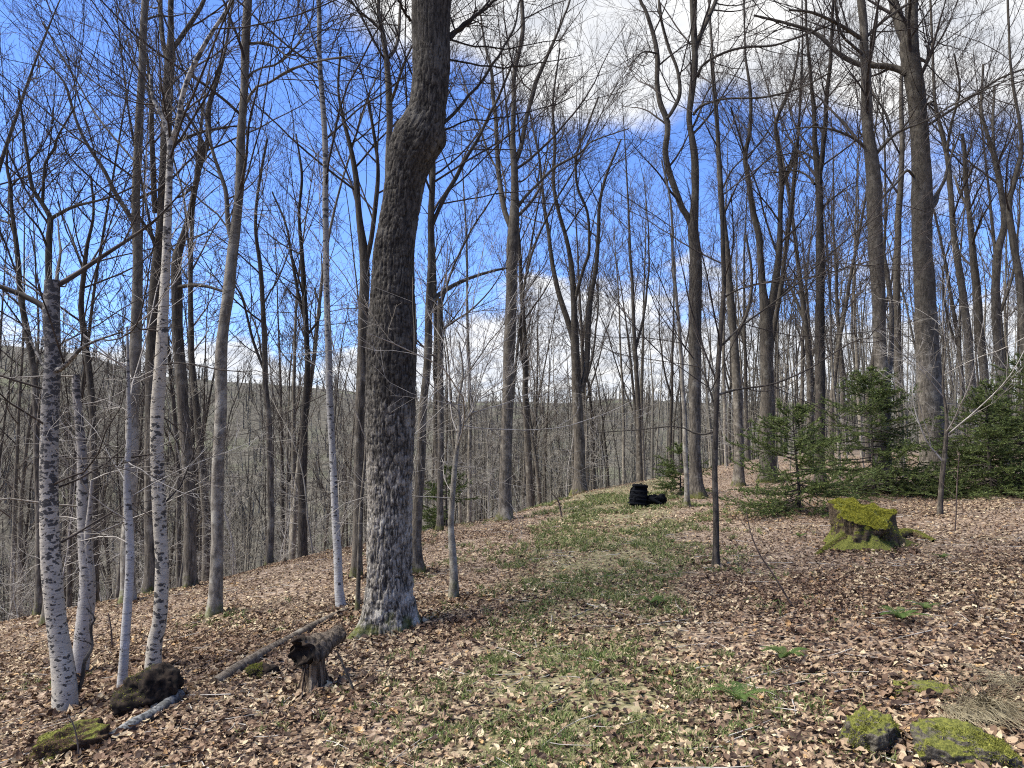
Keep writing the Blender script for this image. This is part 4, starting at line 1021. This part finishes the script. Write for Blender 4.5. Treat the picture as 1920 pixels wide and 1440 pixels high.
def upright_log():
    # sawn hollow log resting on a splintered stump
    o = place(586, 1296)
    root = empty('split_stump', o, 'splintered pale stump holding up the short hollow log', 'stump')
    Y = o[1]; m = Y/FPX
    b = Bag(); r = np.random.default_rng(5)
    K, S = 26, 60; th = np.arange(S)*2*np.pi/S; z = np.linspace(-.05, 1, K); ZZ, TH = np.meshgrid(z, th, indexing='ij')
    ax, ay = np.cos(TH), np.sin(TH); Hh = 60*m
    rad = 18*m*(1.0+.35*np.exp(-np.clip(ZZ, 0, 1)/.2))*(1+.16*np.sin(4*TH+1))+.03*(np.abs(vnoise(np.stack([ax*6, ay*6, ZZ*1.2], -1), 3)*2-1)-.4)
    top = Hh*(1+.22*(vnoise(np.stack([ax[-1]*7, ay[-1]*7, 0*ax[-1]], -1), 2)-.5)*2)
    V = np.stack([ax*rad, ay*rad, np.clip(ZZ, -.1, 1)*top[None]], -1)
    idx = np.arange(K*S).reshape(K, S); a = idx[:-1]; c = idx[1:]
    q = np.stack([a, np.roll(a, -1, 1), np.roll(c, -1, 1), c], -1).reshape(-1, 4)
    cen = np.array([[0, 0, Hh*.7]]); V = np.vstack([V.reshape(-1, 3), cen]); t = np.stack([idx[-1], np.roll(idx[-1], -1), np.full(S, len(V)-1)], -1)
    obj('bole', mesh_np('bole', V, [q, t], M['wood']), root)
    for k in range(34):
        a = r.uniform(0, 6.28); p = np.array([math.cos(a), math.sin(a), 0])*20*m*r.uniform(.95, 1.7); p[2] = -.02
        e = p*r.uniform(.62, .95)+np.array([0, 0, r.uniform(.05, .21)])
        s = Bag(); s.tubes(np.array([[p, (p+e)/2+r.normal(size=3)*.004, e]]), np.array([[.014, .010, .002]])*r.uniform(.6, 1.2), 4)
        obj('splinter', s.mesh('splinter', M['wood'], False), root)
    # log on top
    A = at_depth(566, 1222, Y-.06)[0]; B = at_depth(636, 1186, Y+.30)[0]
    Lc = (A+B)/2; r2 = empty('hollow_log', Lc, 'short thick weathered log with a black hollow end, propped on the split stump', 'log')
    n = 40; Q = np.array([A+(B-A)*k/(n-1) for k in range(n)])-Lc; Rr = np.linspace(26, 17, n)*m*(1+.10*np.sin(np.linspace(0, 7, n)))
    s = Bag()
    s.tubes(Q[None], Rr[None], 44, lambda q: 1-.25*np.clip(q[..., 2]/.06, -1, 1)+(.26*(np.abs(vnoise(np.stack([q[..., 0]*5+q[..., 2]*3, q[..., 1]*34, q[..., 2]*34], -1), 4)*2-1)-.5))+.30*(fbm(q*7, 2, 9)-.5))
    obj('bark', s.mesh('bark', M['darkwood']), r2)
    T = norm(B-A); U = norm(np.cross(T, [0, .15, 1.])); Vv = np.cross(T, U); th = np.arange(28)*2*np.pi/28
    rings = [(1.0, .01), (.90, -.02), (.74, .0), (.55, .03), (.0, .05)]
    vv = []; 
    for (k, dep) in rings: vv.append(Q[0]+T*dep+T*(.03*np.sin(5*th+k*3)*(k > .75))[:, None]+Rr[0]*k*(np.cos(th)[:, None]*U+np.sin(th)[:, None]*Vv)*(1+(.10*np.sin(3*th+1)+.09*np.sin(7*th))[:, None]))
    vv = np.vstack(vv); q = []; i = np.arange(28); j = np.roll(i, -1)
    for k in range(4): q.append(np.stack([k*28+i, k*28+j, (k+1)*28+j, (k+1)*28+i], -1))
    obj('hollow_end', mesh_np('hollow_end', vv, [np.concatenate(q)], M['soil']), r2)
    e2 = Q[-1]+Rr[-1]*.99*(np.cos(th)[:, None]*U+np.sin(th)[:, None]*Vv); vv = np.vstack([e2, Q[-1:]]); obj('end_face', mesh_np('end_face', vv, [np.stack([i, j, np.full(28, 28)], -1)], M['wood']), r2)
upright_log()

def mound(name, label, px, py, size, mat, seed, rz=0, dz=0, cat='stump', fuzz=0, fz='moss', box=.2, amp=.3, tilt=(0, 0)):
    o = place(px, py)+np.array([0, 0, dz]); root = empty(name, o, label, cat); root.rotation_euler = (tilt[0], tilt[1], rz)
    me = blob_mesh('body', size, seed, M[mat], 5, amp, 1.9, .09, box); obj('body', me, root)
    if fuzz:
        v, f = me_arrays(me); moss_fuzz('moss', v, f, fuzz, root, (.006, .018), cond=lambda n, c: np.clip(n[:, 2], 0, 1)*(c[:, 0] < size[0]*.0), seed=seed)
    return root
mound('root_mound', 'dark rotted root mound at the foot of the bright white birch', 284, 1322, (.21, .17, .17), 'soil', 3, .2, .07, fuzz=700, amp=.5)
mound('rotten_log_chunk', 'leaning slab of rotten brown log with mossy top at the lower left', 135, 1412, (.23, .11, .12), 'rotwood', 8, .75, .02, 'log', fuzz=900, box=.35, amp=.42, tilt=(.35, -.1))
mound('dirt_hollow', 'small dark mossy clod under the middle of the fallen trunk', 492, 1268, (.12, .09, .07), 'soil', 12, .3, .02, 'clod', fuzz=1200)

# ------------------------------------------------------------------ backpack and bundle
def fabric(name, c1, c2):
    m, n = material(name); v, rnd, raw = ocoord(n)
    a = n.noise(v, 60, 4, .6); finish(n, n.mix(a, c1, c2), .95, a, .4, .004, .08); return m
M['fab'] = fabric('black_nylon', (.003, .0033, .0042), (.007, .0075, .009)); M['strap'] = fabric('webbing', (.006, .007, .009), (.014, .015, .018))
def backpack():
    o = place(1195, 952); Y = o[1]; m = Y/FPX
    root = empty('backpack', o, 'black backpack leaning upright on the grassy crest', 'backpack'); root.rotation_euler = (-.08, .10, .12); root.location = o
    W, D, H = 17*m, .12, 21*m
    def shape(v):
        v = v.copy(); k = (v[:, 2]/H+1)/2
        v[:, 0] *= 1.05-.22*k**2; v[:, 1] *= 1.05-.3*k; v[:, 2] += H
        v[:, 0] += .03*k; return v
    obj('body', blob_mesh('body', (W, D, H), 3, M['fab'], 5, .16, 2, .05, .45, shape), root)
    def lid(v): v = v.copy(); v[:, 2] += H*1.92; v[:, 0] += .03; return v
    obj('lid', blob_mesh('lid', (W*.86, D*1.0, H*.17), 6, M['fab'], 4, .08, 2, .03, .5, lid), root)
    def pocket(v): v = v.copy(); v[:, 2] += H*.6; v[:, 1] -= D*.85; return v
    obj('pocket', blob_mesh('pocket', (W*.74, D*.42, H*.46), 9, M['fab'], 4, .06, 2, .02, .6, pocket), root)
    for k in range(4):
        z = H*(.38+.36*k); b = Bag(); ww = W*(1.10-.05*k)
        th = np.linspace(np.pi*.98, np.pi*2.02, 24); P = np.stack([np.cos(th)*ww+.03*z/(2*H), np.sin(th)*D*1.36, np.full(24, z)], -1)
        up = np.array([0, 0, .014]); out = np.stack([np.cos(th), np.sin(th), 0*th], -1)*.008
        rg = np.stack([P-up, P-up+out, P+up+out, P+up], 1); i = np.arange(24*4).reshape(24, 4); a = i[:-1]; c = i[1:]
        q = np.stack([a, np.roll(a, -1, 1), np.roll(c, -1, 1), c], -1).reshape(-1, 4); b.add(rg.reshape(-1, 3), q=q)
        obj('webbing_band', b.mesh('webbing_band', M['strap'], False), root)
    for s in (-1, 1):
        Q, L = resample([[s*W*.45+.02, D*.5, H*1.85, .014], [s*W*.55, D*1.35, H*1.6, .018], [s*W*.6, D*1.5, H*.9, .016], [s*W*.6, D*.8, H*.3, .01]], 20); b = Bag(); b.tubes(Q[None, :, :3], Q[None, :, 3], 8); obj('shoulder_strap', b.mesh('shoulder_strap', M['fab']), root)
    b = Bag(); Q, L = resample([[W*.05, 0, H*2.0, .008], [W*.2, 0, H*2.2, .008], [W*.4, 0, H*2.0, .008]], 10); b.tubes(Q[None, :, :3], Q[None, :, 3], 6); obj('handle', b.mesh('handle', M['strap']), root)
    o2 = place(1226, 948); r2 = empty('black_jacket', o2, 'rumpled black jacket heaped against the right side of the backpack', 'jacket')
    def sh(v): v = v.copy(); v[:, 2] += .10; return v
    obj('body', blob_mesh('body', (.16, .13, .12), 31, M['fab'], 5, .38, 2.4, .07, .1, sh), r2)
    def sh2(v): v = v.copy(); v[:, 2] += .14; v[:, 0] += .17; v[:, 1] -= .02; return v
    obj('hood', blob_mesh('hood', (.085, .08, .10), 35, M['fab'], 4, .35, 2.4, .08, .1, sh2), r2)
    Q, L = resample([[-.10, -.10, .16, .045], [.0, -.16, .10, .04], [.12, -.17, .04, .035]], 20); b = Bag(); b.tubes(Q[None, :, :3], Q[None, :, 3], 10, lambda q: 1+.4*(fbm(q*16, 2, 3)-.5)); obj('sleeve', b.mesh('sleeve', M['fab']), r2)
backpack()

# ------------------------------------------------------------------ leaf litter, grass, twigs
def path_amount(x, y):
    cx = -.35+.16*y-.0*x; d = np.abs(x-cx)/(.75+.05*y)
    return np.exp(-d**2)

def leaves(name, label, N, y0, y1, seed, size, tmpl, power=1.0):
    r = np.random.default_rng(seed)
    n = int(N*1.9); y = y0+(y1-y0)*r.random(n)**power; x = r.uniform(-.86, .86, n)*(y+1.0)
    dens = .35+.9*fbm(np.stack([x*1.1, y*1.1, 0*x], -1), 3, 40); dens = dens*(1-.60*path_amount(x, y)*fbm(np.stack([x*1.8, y*1.8, 0*x], -1), 2, 44)*1.6)
    keep = r.random(n) < dens; keep &= y < np.interp(x, CX, CY)+5
    x, y = x[keep][:N], y[keep][:N]; n = len(x)
    e = .05; z = height(x, y); nx = -(height(x+e, y)-z)/e; ny = -(height(x, y+e)-z)/e
    up = norm(np.stack([nx, ny, np.ones(n)], -1)+r.normal(size=(n, 3))*np.array([.30, .30, .0]))
    T = norm(np.cross(up, r.normal(size=(n, 3)))); B = np.cross(up, T)
    s = r.uniform(size[0], size[1], n)*r.uniform(.65, 1.2, n)
    V0, F0, kind = tmpl
    b = Bag(); V = np.repeat(V0[None], n, 0)
    curl = r.uniform(-.1, 1.1, n)[:, None]; fold = r.uniform(-.35, .75, n)[:, None]; tw = r.uniform(-.6, .6, n)[:, None]
    lx, ly = V[..., 0], V[..., 1]
    hz = curl*.6*(lx**2)+fold*np.abs(ly)*.9+tw*lx*ly*1.2+.09*r.normal(size=(n, V.shape[1]))
    wd = r.uniform(.7, 1.1, n)[:, None]
    W = (lx*s[:, None])[..., None]*T[:, None]+(ly*wd*s[:, None])[..., None]*B[:, None]+((hz)*s[:, None])[..., None]*up[:, None]
    W = W+np.stack([x, y, z+.006+.028*r.random(n)], -1)[:, None]
    nv = V.shape[1]; F = (F0[None]+np.arange(n)[:, None, None]*nv).reshape(-1, F0.shape[1])
    o = obj(name, mesh_np(name, W.reshape(-1, 3), [F], M['leaf'], False), kind='stuff')
    return tag(o, label, 'leaf litter')

def drifts():
    # leaves gathered against trunk feet, logs, rocks and the stump
    r = np.random.default_rng(31); spots = [(h[2][0], h[2][1], .22) for h in heroes if h[2][1] < 14]
    for px, py, rad in ((726, 1178, .38), (1622, 1030, .5), (586, 1296, .26), (135, 1412, .3), (284, 1322, .32), (1632, 1400, .2), (1805, 1420, .3), (1745, 1300, .24)):
        g = ground_at(px, py); spots.append((g[0], g[1], rad))
    X, Y = [], []
    for (a, b_, rad) in spots:
        m = int(520*rad); an = r.uniform(0, 6.28, m); d = rad*(.45+.75*r.random(m)); X.append(a+np.cos(an)*d); Y.append(b_+np.sin(an)*d)
    X = np.concatenate(X); Y = np.concatenate(Y); n = len(X); Z = height(X, Y)+.015+.03*r.random(n)
    up = norm(np.stack([r.normal(size=n)*.6, r.normal(size=n)*.6, np.ones(n)], -1)); T = norm(np.cross(up, r.normal(size=(n, 3)))); B = np.cross(up, T); s = r.uniform(.035, .075, n)[:, None, None]
    V = OV[None]; hz = r.uniform(0, .9, n)[:, None]*(V[..., 0]**2)+r.uniform(-.3, .8, n)[:, None]*np.abs(V[..., 1])
    W = (V[..., 0][..., None]*T[:, None]+V[..., 1][..., None]*B[:, None]+hz[..., None]*up[:, None])*s+np.stack([X, Y, Z], -1)[:, None]
    F = (OVF[None]+np.arange(n)[:, None, None]*len(OV)).reshape(-1, 3)
    tag(obj('drifted_leaf_litter', mesh_np('drifted_leaf_litter', W.reshape(-1, 3), [F], M['leaf'], False), kind='stuff'), 'dead leaves drifted up against tree feet, logs and rocks', 'leaf litter')

# leaf templates: mid rib plus two edges (ovate), and a lobed maple leaf
xs = np.array([-.30, .02, .30]); wdt = np.array([.25, .33, .17])
ov = []; 
for x_, w_ in zip(xs, wdt): ov += [[x_, 0], [x_, w_], [x_, -w_]]
OV = np.array(ov+[[-.52, .01], [.56, -.01]]); f = []
for i in range(2):
    a, b_ = 3*i, 3*i+3; f += [[a, b_, b_+1], [a, b_+1, a+1], [a, a+2, b_+2], [a, b_+2, b_]]
OVF = np.array(f+[[9, 0, 1], [9, 2, 0], [10, 7, 6], [10, 6, 8]])
ang = np.radians([180, 150, 125, 95, 75, 50, 30, 12, 0, -12, -30, -50, -75, -95, -125, -150])
rad_ = np.array([.25, .30, .42, .26, .52, .30, .42, .36, .62, .36, .42, .30, .52, .26, .42, .30])
ML = np.vstack([[[0, 0]], np.stack([np.cos(ang)*rad_, np.sin(ang)*rad_], -1)]); MLF = np.array([[0, 1+i, 1+(i+1) % 16] for i in range(16)])
SM = np.array([[-.5, 0], [-.1, .28], [.55, 0], [-.05, -.27], [.05, 0]]); SMF = np.array([[0, 4, 1], [1, 4, 2], [0, 3, 4], [3, 2, 4]])
leaves('leaf_litter', 'dead tan and brown leaves carpeting the ground near the camera', 44000, 2.2, 8, 1, (.036, .066), (OV, OVF, 0), 1.1)
leaves('lobed_leaf_litter', 'dead lobed maple leaves mixed in the carpet near the camera', 2600, 2.2, 7.5, 2, (.06, .10), (ML, MLF, 0), 1.1)
leaves('small_leaf_litter', 'fine leaf fragments between the larger dead leaves', 30000, 2.2, 9, 3, (.022, .045), (SM, SMF, 0), 1.1)
QM = np.array([[-.5, 0], [.02, .30], [.55, 0], [0, -.28]]); QMF = np.array([[0, 2, 1], [0, 3, 2]])
leaves('middle_leaf_litter', 'dead leaves covering the middle of the bank', 75000, 6.3, 13, 4, (.032, .060), (SM, SMF, 0), 1.15)
leaves('far_leaf_litter', 'dead leaves covering the bank as far as the crest', 90000, 12, 32, 14, (.034, .066), (QM, QMF, 0), 1.2)

drifts()

def grass():
    r = np.random.default_rng(12); b = []
    n = 7000; y = 2.6+r.random(n)**1.2*16; cx = -.35+.16*y; x = cx+r.normal(size=n)*(.55+.05*y)
    k = fbm(np.stack([x*1.5, y*1.5, 0*x], -1), 2, 60) > .54; x, y = x[k], y[k]
    # named tufts seen in the photo
    for (px, py, c, s) in ((930, 1240, 26, .05), (870, 1375, 30, .09), (985, 1300, 14, .07), (1120, 1300, 14, .07), (800, 1395, 14, .08), (1250, 1130, 12, .08), (850, 1150, 10, .12), (770, 1230, 8, .08), (820, 1310, 10, .12),
                          (1360, 1235, 8, .05), (1380, 1310, 10, .12), (1190, 1200, 8, .1), (1530, 1330, 14, .12), (1130, 985, 30, .5), (1060, 1010, 20, .4), (400, 1165, 26, .15), (455, 1165, 12, .2), (60, 1290, 14, .2), (255, 1120, 12, .3)):
        g = ground_at(px, py); x = np.concatenate([x, g[0]+r.normal(size=c)*s]); y = np.concatenate([y, g[1]+r.normal(size=c)*s])
    m = 11; X = np.repeat(x, m)+r.normal(size=len(x)*m)*.018; Y = np.repeat(y, m)+r.normal(size=len(x)*m)*.018; n = len(X); Z = height(X, Y)
    d = norm(np.stack([r.normal(size=n)*.55, r.normal(size=n)*.55, np.ones(n)], -1)); L = (r.uniform(.02, .065, n)*(1+.05*Y))[:, None]; w_ = norm(np.cross(d, r.normal(size=(n, 3))))*r.uniform(.0016, .003, (n, 1))*(1+.12*Y[:, None])
    p = np.stack([X, Y, Z+.004], -1); mid = p+d*L*.6; tip = p+d*L+np.stack([d[:, 0]*.5, d[:, 1]*.5, -.25+0*X], -1)*L*.7
    V = np.stack([p-w_, p+w_, mid-w_*.8, mid+w_*.8, tip], 1); i = np.arange(n)[:, None]*5
    me = mesh_np('grass', V.reshape(-1, 3), [i+np.array([[0, 1, 3, 2]]), i+np.array([[2, 3, 4]])], M['grass'], False)
    tag(obj('path_grass', me, kind='stuff'), 'short green grass and moss along the old trail through the leaves', 'grass')
grass()

def ground_twigs():
    r = np.random.default_rng(21); n = 900
    y = 2.4+r.random(n)**1.3*15; x = r.uniform(-.8, .8, n)*(y+1); z = height(x, y)+.025
    d = r.normal(size=(n, 3)); d[:, 2] *= .12; ln = r.uniform(.08, .55, n)
    P, R = grow(r, np.stack([x, y, z], -1), d, ln, 5, .14, 0, r.uniform(.0015, .005, n), np.full(n, .0012))
    P[:, :, 2] = height(P[:, :, 0], P[:, :, 1])+.02+.02*r.random((n, 1)); b = Bag(); b.tubes(P, R, 4)
    tag(obj('fallen_twigs', b.mesh('fallen_twigs', M['twig_pale']), kind='stuff'), 'small fallen twigs strewn over the leaves', 'twigs')
ground_twigs()

# ferns
def fern(label, px, py, n, L, seed, group=None):
    r = np.random.default_rng(seed); o = place(px, py); root = empty('fern', o, label, 'fern', group)
    n = n+3; L = L*1.15
    for k in range(n):
        az = 2*np.pi*k/n+r.normal()*.3; el = r.uniform(.7, 1.25); l = L*r.uniform(.75, 1.1); K = 18
        t = np.linspace(0, 1, K); P = np.stack([np.cos(az)*t*l, np.sin(az)*t*l, l*(np.sin(el)*t*1.2-.75*t**2*np.sin(el)*1.1)+.035], -1)
        T = norm(np.gradient(P, axis=0)); side = norm(np.cross(T, [0, 0, 1.])); V = []; F = []
        for i in range(1, K):
            w_ = .26*l*np.sin(np.pi*(.12+.86*(i/K)))**.8*(1-.3*i/K); hw = l/K*.36
            for s in (-1, 1):
                c = P[i]; tip = c+s*side[i]*w_+T[i]*w_*.35+np.array([0, 0, -.08*w_]); a = c-T[i]*hw; b_ = c+T[i]*hw; m1 = (a+tip)/2-T[i]*hw*.6; m2 = (b_+tip)/2+T[i]*hw*.6; q = len(V)
                V += [a, m1, tip, m2, b_]; F += [[q, q+1, q+2], [q, q+2, q+3], [q, q+3, q+4]]
        b = Bag(); b.add(np.array(V), t=np.array(F)); b.tubes(P[None], np.linspace(.0022, .0008, K)[None], 3)
        obj('frond', b.mesh('frond', M['fern'], False), root)
fern('large green fern patch lying on the leaves at the right', 1690, 1170, 7, .17, 1)
fern('green fern touching the right end of the large fern patch', 1735, 1150, 5, .12, 5)
fern('fern with upright pinnae in the right foreground below the thin sapling', 1470, 1243, 6, .15, 2)
fern('dark small fern on the path centre right', 1222, 1138, 6, .13, 3)
fern('faint fern in the foreground left of the mossy rocks', 1385, 1325, 5, .15, 4)
fern('small fern in shade just right of the mossy stump', 1768, 1052, 5, .10, 6)
fern('tiny fern left of the mossy stump', 1500, 1012, 5, .10, 7)

# dry grass clump over the rocks
def dry_grass(label, px, py, n, L, seed, lean):
    r = np.random.default_rng(seed); o = place(px, py); root = empty('dry_grass_clump', o, label, 'grass clump')
    d = norm(np.stack([r.normal(size=n)*.35+lean[0], r.normal(size=n)*.35+lean[1], np.abs(r.normal(size=n))*.5+.35], -1))
    P, R = grow(r, r.normal(size=(n, 3))*np.array([.05, .05, .005]), d, r.uniform(.5, 1, n)*L, 9, .03, -.14, np.full(n, .0022), np.full(n, .0006))
    gz = height(P[:, :, 0]+o[0], P[:, :, 1]+o[1])-o[2]+.05; P[:, :, 2] = np.maximum(P[:, :, 2], gz)
    b = Bag(); b.tubes(P, R, 3); obj('blades', b.mesh('blades', M['straw']), root, kind='stuff')
dry_grass('clump of long dry straw coloured grass drooping over the broad mossy rock', 1845, 1335, 260, .42, 3, (-.15, -.75))
dry_grass('flattened dry grass tuft falling over the top of the broad mossy rock', 1795, 1345, 120, .34, 6, (-.1, -.9))
dry_grass('wispy dry grass stalks behind the mossy rocks at the right edge', 1900, 1290, 70, .35, 4, (-.6, -.3))

# bare seedlings and loose branches
def seedling(label, pts, mat='seed', name='bare_seedling', cat='seedling', seed=0):
    r = np.random.default_rng(seed); g = ground_at(*pts[0][:2]); Y = g[1]; s3 = [list(at_depth(x, y, Y)[0])+[w_*Y/FPX/2] for x, y, w_ in pts]
    o = np.array([g[0], Y, float(height(g[0], Y))]); s3[0][2] = o[2]-.02; Q, L = resample(s3, 22); Q[:, :3] -= o
    root = empty(name, o, label, cat); b = Bag(); b.tubes(Q[None, :, :3], Q[None, :, 3], 5); obj('stem', b.mesh('stem', M[mat]), root)
    c = Bag(); limb_levels(r, Q[None, :, :3], Q[None, :, 3], np.array([L]), [(6, .3, 1, 25, 60, .15, .4, 5, .15, .05, .6, .0012, 3, 0), (3, .2, 1, 25, 50, .3, .6, 3, .15, .02, .7, .001, 3, 0)], c, 3)
    obj('twigs', c.mesh('twigs', M[mat]), root, kind='stuff')
seedling('dark whippy seedling leaning left below the smaller spruce', [(1490, 1140, 4), (1455, 1085, 3.6), (1425, 1040, 3), (1408, 1000, 2.4), (1400, 960, 2)], seed=1)
seedling('thin upright seedling near the right edge above the ferns', [(1790, 1000, 3), (1793, 960, 2.6), (1795, 900, 2), (1799, 850, 1.6)], seed=2)
seedling('black crooked twig hooked across the front birch clump', [(128, 1330, 8), (152, 1280, 8), (158, 1240, 7), (172, 1215, 6), (170, 1175, 4), (178, 1160, 3), (162, 1140, 3)], 'dark', 'dead_branch', 'branch', 3)
seedling('forked pale dead branch standing by the rotten log chunk', [(148, 1432, 3), (146, 1400, 3), (140, 1368, 2.6), (128, 1340, 2)], 'twig_brown', 'dead_branch', 'branch', 4)
seedling('short thin shoot left of the front birches', [(210, 1215, 4), (208, 1180, 3), (203, 1150, 2)], seed=5)
seedling('bare shoot in the leaves left of the thin dark sapling', [(1054, 970, 4), (1047, 940, 3), (1035, 925, 2)], seed=6)
seedling('thin pale shoot to the right of the split stump', [(668, 1300, 5), (655, 1275, 5), (640, 1240, 4), (632, 1222, 3)], 'dark', 'dead_branch', 'branch', 7)
